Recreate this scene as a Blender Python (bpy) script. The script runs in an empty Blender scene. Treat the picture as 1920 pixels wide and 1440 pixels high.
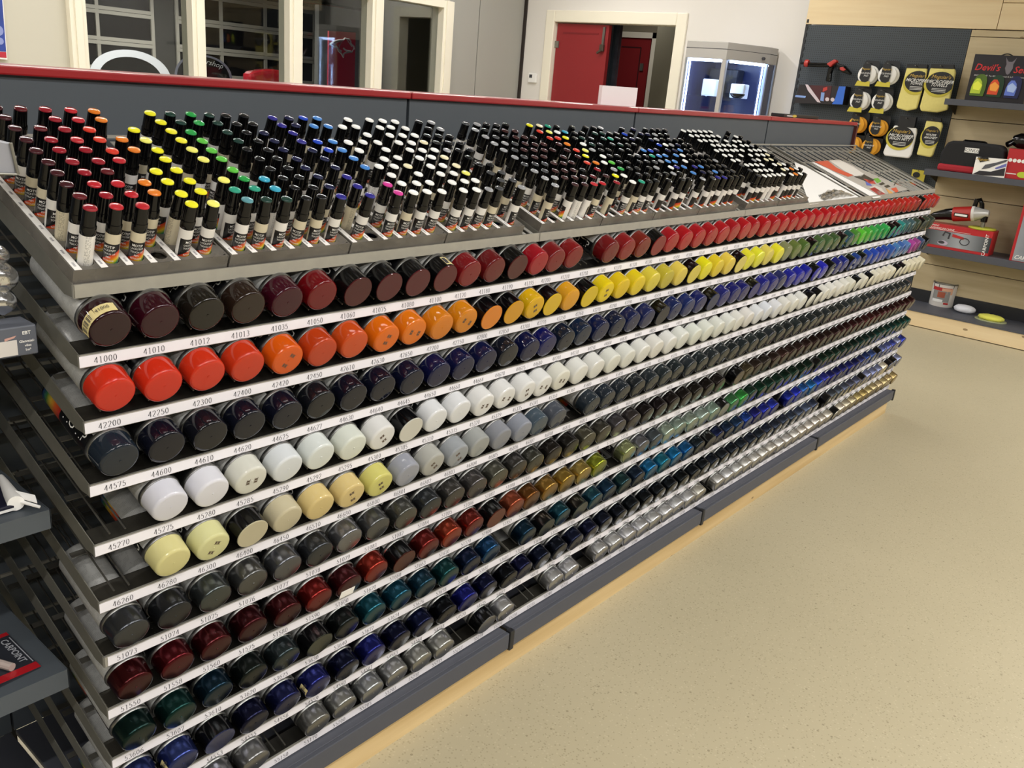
import bpy, bmesh, math, random
import numpy as np
from mathutils import Vector, Matrix

S = bpy.context.scene
COL = S.collection
rnd = random.Random(7)
PI = math.pi

# ------------------------------------------------------------------ camera, world, lights, exposure
CAM = np.array([-0.50375, -1.24044, 1.41926])
RIGHT = np.array([0.6458561, -0.75889614, 0.08334598])
DOWN = np.array([-0.19750077, -0.27153196, -0.94194684])
FWD = np.array([0.73747091, 0.59190121, -0.32525314])
FPX = 1633.73
cd = bpy.data.cameras.new('camera')
cam = bpy.data.objects.new('camera', cd)
COL.objects.link(cam)
cd.sensor_width = 36.0
cd.lens = 36.0 * FPX / 1920.0
cd.clip_start = 0.02
m = Matrix.Identity(4)
for i in range(3):
    m[i][0] = RIGHT[i]; m[i][1] = -DOWN[i]; m[i][2] = -FWD[i]; m[i][3] = CAM[i]
cam.matrix_world = m
S.camera = cam

w = bpy.data.worlds.new('world'); S.world = w; w.use_nodes = True
w.node_tree.nodes['Background'].inputs[0].default_value = (0.9, 0.95, 1, 1)
w.node_tree.nodes['Background'].inputs[1].default_value = 0.05

S.view_settings.view_transform = 'Standard'
S.view_settings.look = 'None'
S.view_settings.exposure = 0.0
S.view_settings.gamma = 1.0
S.view_settings.use_curve_mapping = False

def area(name, loc, sx, sy, watt, rot=(0, 0, 0), col=(1, .975, .94)):
    l = bpy.data.lights.new(name, 'AREA'); l.shape = 'RECTANGLE'; l.size = sx; l.size_y = sy
    l.energy = watt; l.color = col
    o = bpy.data.objects.new(name, l); o.location = loc; o.rotation_euler = rot; COL.objects.link(o)
    return o

for yy, wt in ((-3.4, 50), (-1.9, 34), (1.9, 22), (3.5, 32)):      # rows of ceiling tubes over the shop
    for xx in (-3.6, -1.4, 0.8, 3.0, 5.2):
        area('ceiling_tube_light', (xx, yy, 2.98), 1.45, 0.05, wt)
area('workshop_fill_light', (5.5, 9.0, 2.95), 3.0, 0.3, 110)
area('workshop_fill_light', (7.5, 14.0, 2.95), 3.0, 0.3, 130)
area('workshop_fill_light', (10.5, 18.0, 2.95), 3.0, 0.3, 110)
area('workshop_fill_light', (5.0, 11.4, 2.95), 2.0, 0.3, 130)  # extra light added over the white car to brighten it
area('corridor_light', (7.6, 4.2, 2.55), 0.5, 0.2, 7)

# ------------------------------------------------------------------ helpers
def lin(c):
    return c / 12.92 if c <= 0.04045 else ((c + 0.055) / 1.055) ** 2.4
def hx(s, a=1.0):
    s = s.lstrip('#')
    return tuple(lin(int(s[i:i + 2], 16) / 255) for i in (0, 2, 4)) + (a,)
def ray(px, py):
    d = (px - 960) / FPX * RIGHT + (py - 720) / FPX * DOWN + FWD
    return d
def atX(px, py, v): d = ray(px, py); return CAM + d * (v - CAM[0]) / d[0]
def atY(px, py, v): d = ray(px, py); return CAM + d * (v - CAM[1]) / d[1]
def atZ(px, py, v): d = ray(px, py); return CAM + d * (v - CAM[2]) / d[2]

def mat(name, col, rough=0.5, metal=0.0, spec=0.5, coat=0.0, noise=0.0, nscale=40, bump=0.0, emit=None, estr=0):
    M = bpy.data.materials.new(name); M.use_nodes = True
    nt = M.node_tree; b = nt.nodes['Principled BSDF']
    c = hx(col) if isinstance(col, str) else tuple(col)
    b.inputs['Base Color'].default_value = c
    b.inputs['Roughness'].default_value = rough
    b.inputs['Metallic'].default_value = metal
    b.inputs['Specular IOR Level'].default_value = spec
    b.inputs['Coat Weight'].default_value = coat
    if emit:
        b.inputs['Emission Color'].default_value = hx(emit); b.inputs['Emission Strength'].default_value = estr
    if noise or bump:
        tc = nt.nodes.new('ShaderNodeTexCoord'); n = nt.nodes.new('ShaderNodeTexNoise')
        n.inputs['Scale'].default_value = nscale; n.inputs['Detail'].default_value = 4
        nt.links.new(tc.outputs['Object'], n.inputs['Vector'])
        if noise:
            mx = nt.nodes.new('ShaderNodeMix'); mx.data_type = 'RGBA'
            mx.inputs['A'].default_value = tuple(max(0, v * (1 - noise)) for v in c[:3]) + (1,)
            mx.inputs['B'].default_value = tuple(min(1, v * (1 + noise)) for v in c[:3]) + (1,)
            nt.links.new(n.outputs['Fac'], mx.inputs['Factor'])
            nt.links.new(mx.outputs['Result'], b.inputs['Base Color'])
        if bump:
            bp = nt.nodes.new('ShaderNodeBump'); bp.inputs['Strength'].default_value = bump
            bp.inputs['Distance'].default_value = 0.002
            nt.links.new(n.outputs['Fac'], bp.inputs['Height']); nt.links.new(bp.outputs['Normal'], b.inputs['Normal'])
    return M

class G:
    """tiny node-graph helper"""
    def __init__(s, M): s.nt = M.node_tree; s.b = s.nt.nodes['Principled BSDF']
    def node(s, t, **kw):
        n = s.nt.nodes.new(t)
        for k, v in kw.items(): setattr(n, k, v)
        return n
    def put(s, sock, v):
        if isinstance(v, (int, float)): sock.default_value = v
        elif isinstance(v, (tuple, list)): sock.default_value = tuple(v)
        else: s.nt.links.new(v, sock)
    def m(s, op, a, b=0.0, c=None):
        n = s.node('ShaderNodeMath', operation=op); s.put(n.inputs[0], a); s.put(n.inputs[1], b)
        if c is not None: s.put(n.inputs[2], c)
        return n.outputs[0]
    def mix(s, f, a, b):
        n = s.node('ShaderNodeMix', data_type='RGBA'); s.put(n.inputs['Factor'], f)
        s.put(n.inputs['A'], a); s.put(n.inputs['B'], b); return n.outputs['Result']
    def ramp(s, f, stops, interp='LINEAR'):
        n = s.node('ShaderNodeValToRGB'); cr = n.color_ramp; cr.interpolation = interp
        while len(cr.elements) < len(stops): cr.elements.new(0.5)
        for e, (p, c) in zip(cr.elements, stops): e.position = p; e.color = c if not isinstance(c, str) else hx(c)
        s.put(n.inputs[0], f); return n.outputs[0]
    def noise(s, vec, scale, detail=3):
        n = s.node('ShaderNodeTexNoise'); n.inputs['Scale'].default_value = scale; n.inputs['Detail'].default_value = detail
        s.put(n.inputs['Vector'], vec); return n.outputs['Fac']
    def between(s, v, lo, hi): return s.m('MULTIPLY', s.m('GREATER_THAN', v, lo), s.m('LESS_THAN', v, hi))

class MB:
    """collects geometry for one mesh"""
    def __init__(s): s.v = []; s.f = []; s.mi = []; s.uv = []
    def quad(s, pts, mi=0, uv=None):
        b = len(s.v); s.v += [tuple(p) for p in pts]; s.f.append(tuple(range(b, b + len(pts)))); s.mi.append(mi); s.uv.append(uv)
    def raw(s, vs, fs, mi=0):
        b = len(s.v); s.v += [tuple(p) for p in vs]
        for f in fs: s.f.append(tuple(b + i for i in f)); s.mi.append(mi); s.uv.append(None)
    def box(s, x0, y0, z0, x1, y1, z1, mi=0):
        v = [(x0, y0, z0), (x1, y0, z0), (x1, y1, z0), (x0, y1, z0), (x0, y0, z1), (x1, y0, z1), (x1, y1, z1), (x0, y1, z1)]
        s.raw(v, [(0, 3, 2, 1), (4, 5, 6, 7), (0, 1, 5, 4), (1, 2, 6, 5), (2, 3, 7, 6), (3, 0, 4, 7)], mi)
    def prism(s, poly, off, mi=0):
        """poly: 3-d points in a plane; off: extrusion vector"""
        n = len(poly); off = np.array(off); a = [np.array(p) for p in poly]; b = [p + off for p in a]
        nn = np.zeros(3)
        for i in range(n): nn += np.cross(a[i] - a[0], a[(i + 1) % n] - a[0])
        if nn @ off > 0: a = a[::-1]; b = b[::-1]
        s.raw(a + b, [tuple(range(n)), tuple(range(2 * n - 1, n - 1, -1))] + [(i, i + n, (i + 1) % n + n, (i + 1) % n) for i in range(n)], mi)
    def lathe(s, prof, seg=24, mi=0, M=None, a0=0.0, vmax=None):
        """prof: (r,z) list along +z axis; M: 4x4"""
        vs = []; fs = []; idx = []
        for r, z in prof:
            if r < 1e-6: idx.append([len(vs)]); vs.append((0, 0, z))
            else:
                idx.append(list(range(len(vs), len(vs) + seg)))
                for k in range(seg): vs.append((r * math.cos(a0 + 2 * PI * k / seg), r * math.sin(a0 + 2 * PI * k / seg), z))
        uvs = []
        for i in range(len(prof) - 1):
            A, B = idx[i], idx[i + 1]
            for k in range(seg):
                k2 = (k + 1) % seg
                u0, u1 = k / seg, (k + 1) / seg
                if len(A) == 1 and len(B) == 1: continue
                if len(A) == 1: fs.append((A[0], B[k2], B[k])); uvs.append([(u0, prof[i][1]), (u1, prof[i + 1][1]), (u0, prof[i + 1][1])])
                elif len(B) == 1: fs.append((A[k], A[k2], B[0])); uvs.append([(u0, prof[i][1]), (u1, prof[i][1]), (u0, prof[i + 1][1])])
                else: fs.append((A[k], A[k2], B[k2], B[k])); uvs.append([(u0, prof[i][1]), (u1, prof[i][1]), (u1, prof[i + 1][1]), (u0, prof[i + 1][1])])
        if M is not None: vs = [tuple(M @ Vector(p)) for p in vs]
        b = len(s.v); s.v += vs
        for f, u in zip(fs, uvs): s.f.append(tuple(b + i for i in f)); s.mi.append(mi); s.uv.append(u)
    def tube(s, pts, r, seg=8, mi=0):
        pts = [np.array(p, float) for p in pts]; rings = []
        for i, p in enumerate(pts):
            t = pts[min(i + 1, len(pts) - 1)] - pts[max(i - 1, 0)]; t = t / (np.linalg.norm(t) + 1e-9)
            up = np.array([0, 0, 1.0]) if abs(t[2]) < 0.9 else np.array([1.0, 0, 0])
            a = np.cross(t, up); a /= np.linalg.norm(a); b = np.cross(t, a)
            rr = r[i] if isinstance(r, (list, tuple)) else r
            rings.append([p + rr * (math.cos(2 * PI * k / seg) * a + math.sin(2 * PI * k / seg) * b) for k in range(seg)])
        vs = [q for R in rings for q in R]; fs = []
        for i in range(len(pts) - 1):
            for k in range(seg):
                k2 = (k + 1) % seg; fs.append((i * seg + k, i * seg + k2, (i + 1) * seg + k2, (i + 1) * seg + k))
        fs.append(tuple(range(seg - 1, -1, -1))); fs.append(tuple((len(pts) - 1) * seg + k for k in range(seg)))
        s.raw(vs, fs, mi)
    def text(s, body, o, xd, yd, size, mi=0, align='c', shear=0.0, sx=1.0, off=0.0004, bold=0.0):
        vs, fs = text2d(body, shear, bold); 
        if not vs: return
        xs = [p[0] for p in vs]; wdt = max(xs) + min(xs)
        o = np.array(o, float); xd = np.array(xd, float); yd = np.array(yd, float); nn = np.cross(xd, yd)
        x0 = {'c': -wdt / 2, 'l': 0, 'r': -wdt}[align]
        s.raw([o + nn * off + xd * (p[0] + x0) * size * sx + yd * (p[1] - 0.35) * size for p in vs], fs, mi)
    def mesh(s, name, mats, smooth=None):
        me = bpy.data.meshes.new(name); me.from_pydata(s.v, [], s.f)
        for M in (mats if isinstance(mats, (list, tuple)) else [mats]): me.materials.append(M)
        me.polygons.foreach_set('material_index', s.mi)
        if any(u is not None for u in s.uv):
            uvl = me.uv_layers.new(name='UVMap'); flat = []
            for f, u in zip(s.f, s.uv): flat += [c for q in (u if u else [(0, 0)] * len(f)) for c in q]
            uvl.data.foreach_set('uv', flat)
        if smooth is not None:
            me.polygons.foreach_set('use_smooth', [True] * len(me.polygons)); me.set_sharp_from_angle(angle=math.radians(smooth))
        me.update(); return me
    def build(s, name, mats, parent=None, smooth=None, bevel=0):
        o = link(name, s.mesh(name, mats, smooth), parent)
        if bevel:
            b = o.modifiers.new('bevel', 'BEVEL'); b.width = bevel; b.segments = 2; b.limit_method = 'ANGLE'
        return o

TCACHE = {}
def text2d(body, shear=0.0, bold=0.0):
    k = (body, shear, bold)
    if k not in TCACHE:
        c = bpy.data.curves.new('t', 'FONT'); c.body = body; c.shear = shear; c.resolution_u = 2; c.fill_mode = 'FRONT'; c.offset = bold
        o = bpy.data.objects.new('t', c); me = bpy.data.meshes.new_from_object(o)
        TCACHE[k] = ([(v.co.x, v.co.y) for v in me.vertices], [tuple(p.vertices) for p in me.polygons])
        bpy.data.objects.remove(o); bpy.data.meshes.remove(me); bpy.data.curves.remove(c)
    return TCACHE[k]

def link(name, data, parent=None):
    o = bpy.data.objects.new(name, data); COL.objects.link(o)
    if parent is not None: o.parent = parent
    return o
def tag(o, label, cat, group=None, kind=None):
    o['label'] = label
    if cat: o['category'] = cat
    if group: o['group'] = group
    if kind: o['kind'] = kind
    return o
def thing(name, label, cat, loc=(0, 0, 0), group=None):
    o = bpy.data.objects.new(name, None); o.empty_display_size = 0.05; o.location = loc
    COL.objects.link(o); return tag(o, label, cat, group)
def struct(o): o['kind'] = 'structure'; return o

# serif figures for the shelf strips: strokes thick where they run upright, thin where flat
def arc(cx, cy, rx, ry, a0, a1, n=12):
    return [(cx + rx * math.cos(math.radians(a0 + (a1 - a0) * i / n)), cy + ry * math.sin(math.radians(a0 + (a1 - a0) * i / n))) for i in range(n + 1)]
DIG = {
 '0': [arc(.25, .5, .19, .47, 90, 450, 16)],
 '1': [[(.26, .97), (.26, .02)], [(.12, .86), (.26, .97)], [(.12, .02), (.40, .02)]],
 '2': [arc(.25, .72, .18, .25, 170, -15, 9) + [(.30, .40), (.07, .03)], [(.07, .03), (.45, .03)]],
 '3': [arc(.23, .76, .16, .21, 150, -90, 9), arc(.23, .28, .20, .27, 90, -150, 10)],
 '4': [[(.36, .02), (.36, .97)], [(.36, .97), (.03, .30)], [(.03, .30), (.48, .30)]],
 '5': [[(.43, .95), (.15, .95)], [(.15, .95), (.11, .55)], arc(.23, .32, .20, .30, 125, -150, 10)],
 '6': [arc(.25, .30, .19, .28, 0, 360, 14), [(.06, .32), (.10, .60), (.22, .83), (.42, .97)]],
 '7': [[(.05, .78), (.07, .95)], [(.06, .95), (.46, .95)], [(.46, .95), (.20, .02)]],
 '8': [arc(.25, .75, .15, .22, 90, 450, 12), arc(.25, .28, .20, .26, 90, 450, 12)],
 '9': [arc(.25, .69, .19, .28, 0, 360, 14), [(.44, .68), (.40, .40), (.28, .16), (.08, .03)]],
}
def stroke(pts):
    vs = []; fs = []
    for i, p in enumerate(pts):
        a = pts[max(i - 1, 0)]; b = pts[min(i + 1, len(pts) - 1)]
        if pts[0] == pts[-1] or (abs(pts[0][0] - pts[-1][0]) < 1e-6 and abs(pts[0][1] - pts[-1][1]) < 1e-6):
            if i == 0: a = pts[-2]
            if i == len(pts) - 1: b = pts[1]
        tx, ty = b[0] - a[0], b[1] - a[1]; L = math.hypot(tx, ty) + 1e-9; tx /= L; ty /= L
        h = 0.016 + 0.034 * abs(ty)
        vs += [(p[0] - ty * h, p[1] + tx * h), (p[0] + ty * h, p[1] - tx * h)]
    for i in range(len(pts) - 1): fs.append((2 * i, 2 * i + 1, 2 * i + 3, 2 * i + 2))
    return vs, fs
def number(mb, txt, x, y, zmid, h, mi):
    adv = 0.72 * h; x0 = x - adv * len(txt) / 2
    for i, ch in enumerate(txt):
        for st in DIG[ch]:
            vs, fs = stroke(st)
            mb.raw([(x0 + i * adv + (p[0] * 1.16 + .06) * h, y, zmid + (p[1] - .5) * h) for p in vs], [f for f in fs], mi)

# ------------------------------------------------------------------ materials
M_black = mat('black_plastic', '#070708', .13, spec=.38)
M_steel = mat('zinc_steel', '#8b8980', .42, .75, noise=.18, nscale=60)
M_wire = mat('wire_steel', '#b9b6ad', .4, .3); M_wired = mat('wire_shaded', '#5c5a54', .45, .6); M_side = mat('side_grey', '#75736a', .5, .3, noise=.15, nscale=40)  # darker wire copy carries the shade inside the can trays
M_lip = mat('grey_lip', '#a29f95', .45, .35, noise=.12, nscale=50)
M_dark = mat('dark_grey_sheet', '#4a5056', .55, noise=.04, nscale=900)
M_deck = mat('grey_deck', '#4a4c54', .5, noise=.05, nscale=80)
M_red = mat('red_cap', '#9c1a20', .38, coat=.2, noise=.05, nscale=30)
M_white = mat('white_strip', '#e2dfe4', .6)
M_ink = mat('ink', '#3c3a3e', .8)
M_silver = mat('silver_ring', '#8c8c8a', .36, 1.0)
M_whitetxt = mat('white_print', '#e9e8e4', .5)
M_gold = mat('gold_print', '#c9a544', .45)
M_paper = mat('white_paper', '#f4f2ee', .55)
M_frame = mat('cream_frame', '#f5eedb', .4)
M_blackclip = mat('black_clip', '#1b1c20', .45)

def acrylic(name='clear_acrylic', base=.40, c0='#857f76', c1='#aba69d', tint=1.0):
    M = bpy.data.materials.new(name); M.use_nodes = True; g = G(M); nt = g.nt
    out = nt.nodes['Material Output']
    tc = g.node('ShaderNodeTexCoord'); n = g.noise(tc.outputs['Object'], 9, 3)
    tr = g.node('ShaderNodeBsdfTransparent'); g.put(tr.inputs[0], g.ramp(n, [(.3, (.50 * tint, .48 * tint, .45 * tint, 1)), (.7, (.72 * tint, .70 * tint, .66 * tint, 1))]))
    gl = g.node('ShaderNodeBsdfPrincipled'); g.put(gl.inputs['Base Color'], g.ramp(n, [(.3, c0), (.7, c1)])); gl.inputs['Roughness'].default_value = .10
    fr = g.node('ShaderNodeFresnel'); fr.inputs[0].default_value = 1.5
    mx = g.node('ShaderNodeMixShader'); g.put(mx.inputs[0], g.m('ADD', g.m('MULTIPLY', fr.outputs[0], .7), base))
    nt.links.new(tr.outputs[0], mx.inputs[1]); nt.links.new(gl.outputs[0], mx.inputs[2]); nt.links.new(mx.outputs[0], out.inputs[0])
    return M
M_acryl = acrylic(); M_rail_clear = acrylic('smoky_acrylic', .10, '#3c3a36', '#5c5a54', .7)
def glass(name, tint, refl=.06):
    M = bpy.data.materials.new(name); M.use_nodes = True; g = G(M); nt = g.nt; out = nt.nodes['Material Output']
    tr = g.node('ShaderNodeBsdfTransparent'); tr.inputs[0].default_value = tint
    gl = g.node('ShaderNodeBsdfGlossy'); gl.inputs['Roughness'].default_value = .02
    fr = g.node('ShaderNodeFresnel'); fr.inputs[0].default_value = 1.5
    mx = g.node('ShaderNodeMixShader'); g.put(mx.inputs[0], g.m('ADD', g.m('MULTIPLY', fr.outputs[0], .5), refl))
    nt.links.new(tr.outputs[0], mx.inputs[1]); nt.links.new(gl.outputs[0], mx.inputs[2]); nt.links.new(mx.outputs[0], out.inputs[0])
    return M
M_glass = glass('window_glass', (.86, .88, .87, 1), .005)
M_cabglass = glass('cabinet_glass', (.88, .93, 1, 1), .02)

def capmat(name, use_attr):
    M = mat(name, '#808080', .2, coat=.08, spec=.42); g = G(M)
    if use_attr: n = g.node('ShaderNodeAttribute', attribute_name='col'); c, a = n.outputs['Color'], n.outputs['Alpha']
    else: n = g.node('ShaderNodeObjectInfo'); c, a = n.outputs['Color'], n.outputs['Alpha']
    g.put(g.b.inputs['Base Color'], c); g.put(g.b.inputs['Metallic'], g.m('MULTIPLY', a, .88))
    g.put(g.b.inputs['Roughness'], g.m('ADD', .06, g.m('MULTIPLY', a, .17)))
    return M
M_cap, M_capS = capmat('painted_cap', False), capmat('painted_caps_far', True)

def canbody():
    M = mat('can_print', '#8f8f8f', .3, .25); g = G(M); uv = g.node('ShaderNodeUVMap'); sp = g.node('ShaderNodeSeparateXYZ')
    g.put(sp.inputs[0], uv.outputs[0]); u, v = sp.outputs[0], sp.outputs[1]     # v = height in metres, 0 at the cap, negative below
    tc = g.node('ShaderNodeTexCoord')
    stripe = g.m('GREATER_THAN', g.m('SINE', g.m('MULTIPLY', v, 2600)), .35)
    n = g.noise(tc.outputs['Object'], 120, 2)
    small = g.m('MULTIPLY', stripe, g.m('GREATER_THAN', n, .47))
    grey = g.mix(g.m('MULTIPLY', small, .35), hx('#bdbdba'), hx('#5c5c5c'))
    black = g.between(u, .36, .74)
    f = g.m('DIVIDE', g.m('SUBTRACT', g.m('MULTIPLY', v, -1), g.m('ADD', .075, g.m('MULTIPLY', u, .03))), .055)
    rain = g.ramp(f, [(0, '#b3262a'), (.3, '#d9622b'), (.55, '#d8b53a'), (.78, '#3f7d3c'), (1, '#27408a')])
    isr = g.between(f, 0, 1)
    c = g.mix(black, grey, g.mix(isr, hx('#101012'), rain))
    g.put(g.b.inputs['Base Color'], c); return M
M_body = canbody()

def sleeve():
    M = mat('pen_print', '#dddddd', .32); g = G(M); uv = g.node('ShaderNodeUVMap'); sp = g.node('ShaderNodeSeparateXYZ')
    g.put(sp.inputs[0], uv.outputs[0]); u, v = g.m('FRACT', g.m('ADD', sp.outputs[0], .5)), sp.outputs[1]
    tc = g.node('ShaderNodeTexCoord'); oi = g.node('ShaderNodeObjectInfo')
    pal = g.mix(g.m('GREATER_THAN', oi.outputs['Random'], .55), hx('#e6e3de'), hx('#cfc5ab'))
    n = g.noise(tc.outputs['Object'], 500, 1)
    lines = g.m('MULTIPLY', g.m('GREATER_THAN', g.m('SINE', g.m('MULTIPLY', u, 420)), .2), g.m('GREATER_THAN', n, .5))
    side = g.m('MULTIPLY', g.m('MULTIPLY', lines, g.between(u, .68, .80)), .7)
    base = g.mix(side, pal, hx('#2b2b2b'))
    panel = g.m('MULTIPLY', g.between(u, .02, .52), g.m('LESS_THAN', v, .050))
    f = g.m('DIVIDE', g.m('SUBTRACT', g.m('ADD', .020, g.m('MULTIPLY', u, .042)), v), .024)
    rain = g.ramp(f, [(0, '#c22a22'), (.25, '#df6a22'), (.48, '#e6c832'), (.7, '#4c9a48'), (.88, '#27509a'), (1, '#1a1c44')])
    pc = g.mix(g.m('GREATER_THAN', f, 0), hx('#131214'), rain)
    g.put(g.b.inputs['Base Color'], g.mix(panel, base, pc)); return M
M_sleeve = sleeve()

def pine(name, ax=1, tint=('#b99a66', '#d9bf8e'), knots=1.0, ks=2.2):
    M = mat(name, '#d4b988', .5); g = G(M); tc = g.node('ShaderNodeTexCoord'); mp = g.node('ShaderNodeMapping')
    sc = [9, 9, 9]; sc[ax] = .5; mp.inputs['Scale'].default_value = sc
    g.put(mp.inputs[0], tc.outputs['Object']); n = g.noise(mp.outputs[0], 3.0, 6)
    mp2 = g.node('ShaderNodeMapping'); s2 = [ks * 2.2, ks * 2.2, ks * 2.2]; s2[ax] = ks; mp2.inputs['Scale'].default_value = s2
    g.put(mp2.inputs[0], tc.outputs['Object']); vo = g.node('ShaderNodeTexVoronoi'); g.put(vo.inputs['Vector'], mp2.outputs[0]); vo.inputs['Scale'].default_value = 1.6
    k = g.m('MULTIPLY', g.m('LESS_THAN', vo.outputs['Distance'], .05), knots)
    c = g.ramp(n, [(.25, tint[0]), (.75, tint[1])])
    g.put(g.b.inputs['Base Color'], g.mix(g.m('MULTIPLY', k, .75), c, hx('#6d4f2c'))); return M
M_pineX, M_pineY = pine('pine_board', 0), pine('pine_panel', 1, ('#b5a27c', '#c9b894'), 1.0, 2.6)
M_pineH = pine('pine_header', 1, ('#dcc296', '#e8d3aa'), 1.0, 1.6)

def floormat():
    M = mat('vinyl_floor', '#a89a78', .42); g = G(M); tc = g.node('ShaderNodeTexCoord'); P = tc.outputs['Object']
    big = g.noise(P, 1.2, 3); mid = g.noise(P, 30, 4)
    c = g.mix(big, hx('#a89e82'), hx('#bcb194')); c = g.mix(g.m('MULTIPLY', g.m('SUBTRACT', mid, .3), .9), c, hx('#b5ab8e'))
    for sc, th, col, amt in ((150, .16, '#7d7256', .4), (120, .15, '#cfc6a8', .28), (38, .06, '#6c6148', .5)):
        vo = g.node('ShaderNodeTexVoronoi'); vo.inputs['Scale'].default_value = sc; g.put(vo.inputs['Vector'], P)
        rn = g.node('ShaderNodeSeparateColor'); g.put(rn.inputs[0], vo.outputs['Color'])
        k = g.m('MULTIPLY', g.m('LESS_THAN', vo.outputs['Distance'], th * 2), g.m('LESS_THAN', rn.outputs[0], .35))
        c = g.mix(g.m('MULTIPLY', k, amt), c, hx(col))
    g.put(g.b.inputs['Base Color'], c); g.put(g.b.inputs['Roughness'], g.m('ADD', .36, g.m('MULTIPLY', mid, .15))); return M
M_floor = floormat()

def pegmat():
    M = mat('perforated_sheet', '#3d4449', .5); g = G(M); tc = g.node('ShaderNodeTexCoord'); sp = g.node('ShaderNodeSeparateXYZ'); g.put(sp.inputs[0], tc.outputs['Object'])
    def d(s): return g.m('SUBTRACT', g.m('FRACT', g.m('MULTIPLY', s, 66)), .5)
    a, b = d(sp.outputs[1]), d(sp.outputs[2])
    k = g.m('LESS_THAN', g.m('ADD', g.m('MULTIPLY', a, a), g.m('MULTIPLY', b, b)), .05)
    g.put(g.b.inputs['Base Color'], g.mix(k, hx('#3a4146'), hx('#15171a'))); return M
M_peg = pegmat()

# ------------------------------------------------------------------ room shell
WX, WY = 6.65, 4.75
def sbox(name, m_, *b, parent=None):
    mb = MB(); mb.box(*b); o = mb.build(name, m_, parent); return struct(o) if parent is None else o
M_wall_w = mat('white_wall', '#e6e1da', .7, bump=.05, nscale=80)
M_wall_b = mat('beige_wall', '#cdc8b8', .7, bump=.05, nscale=80)
M_wall_g = mat('grey_wall', '#a7a59d', .65, bump=.05, nscale=80)
M_wall_dim = mat('dim_wall', '#8a867a', .7); M_ceil = mat('ceiling_tile', '#8d8c88', .8)
sbox('floor', M_floor, -6, -7, -.1, WX + .12, WY + .06, 0)
sbox('ceiling', M_ceil, -6.1, -7.1, 3.1, WX + .12, WY + .1, 3.2)
sbox('wall_front', M_wall_dim, -6.1, -7.1, 0, WX + .12, -7, 3.1)
sbox('wall_left', M_wall_dim, -6.1, -7, 0, -6, WY + .1, 3.1)
# window wall (far side, parallel to the rack)
mb = MB(); ZT = 2.06
mb.box(-6, WY, 0, 2.19, WY + .1, 3.1); mb.box(2.19, WY, ZT, 5.59, WY + .1, 3.1, 0); mb.box(2.19, WY, 0, 4.66, WY + .1, .85, 0)
struct(mb.build('wall_back', [M_wall_b, M_wall_g]))
gs = thing('wall_back_panelling', '', None); gs['kind'] = 'structure'; del gs['label']
for (a, b) in ((5.59, 5.985), (5.995, WX)):
    mb = MB(); mb.box(a, WY, 0, b, WY + .1, 3.1); mb.build('panel', M_wall_g, gs)
mb = MB(); mb.box(5.985, WY + .012, 0, 5.995, WY + .1, 3.1); mb.build('joint', M_ink, gs)
sbox('trim_1', mat('dark_corner', '#2a211c', .6), WX - .02, WY - .03, 0, WX, WY, 3.1)
# end wall with the double door (faces the camera)
DY0, DY1 = atX(1263, 120, WX)[1], atX(1031, 120, WX)[1]; DZ = 2.03
mb = MB(); mb.box(WX, -7, 0, WX + .12, DY0, 3.1); mb.box(WX, DY1, 0, WX + .12, WY + .06, 3.1); mb.box(WX, DY0, DZ, WX + .12, DY1, 3.1)
struct(mb.build('wall_right', M_wall_w))

# window frame with four bays
win = thing('window_1', '', None); win['kind'] = 'structure'; del win['label']
for (a, b) in ((2.181, 2.283), (3.016, 3.115), (3.827, 3.946), (4.643, 4.765), (5.47, 5.60)):
    mb = MB(); mb.box(a, WY - .05, 0 if a > 4.5 else .85, b, WY + .09, ZT); mb.box(a + .03, WY - .062, 0 if a > 4.5 else .85, b - .03, WY - .05, ZT)
    mb.build('mullion', M_frame, win)
for (a, b, z0, z1) in ((2.283, 5.47, ZT - .06, ZT + .04), (2.283, 4.643, .85, .95)):
    mb = MB(); mb.box(a, WY - .05, z0, b, WY + .09, z1); mb.build('rail', M_frame, win)
for (a, b, z0) in ((2.283, 3.016, .95), (3.115, 3.827, .95), (3.946, 4.643, .95), (4.765, 5.47, .02)):
    mb = MB(); mb.box(a, WY + .02, z0, b, WY + .028, ZT - .06); mb.build('pane', M_glass, win)

# ------------------------------------------------------------------ workshop behind the window
M_wsdark = mat('workshop_wall', '#4b4a45', .8); M_wsblk = mat('near_black', '#0f1113', .7); M_wsgrey = mat('workshop_grey', '#6d6c66', .8)
GY = 20.0
sbox('floor_workshop', mat('concrete', '#5d5b55', .8, noise=.2, nscale=3), 0, WY + .06, -.1, 22, GY + .3, 0)
sbox('wall_workshop_back', M_wsdark, 0, GY + .1, 0, 22, GY + .3, 3.1)
sbox('ceiling_workshop', M_wsdark, 0, WY + .1, 3.1, 22, GY + .3, 3.2)
sbox('wall_workshop_left', M_wsdark, -.1, WY + .1, 0, 0, GY + .3, 3.1)
xs_ = atY(703, 60, 6.35)[0]; sbox('wall_dark_room_backing', M_wsblk, xs_, 6.35, 0, 9.5, 6.45, 3.1)  # near-black sheet standing in for the unlit room behind the fourth bay
M_rail = mat('door_rail', '#cdc6b6', .5); M_night = mat('night_pane', '#161415', .35, spec=.3)
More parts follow.
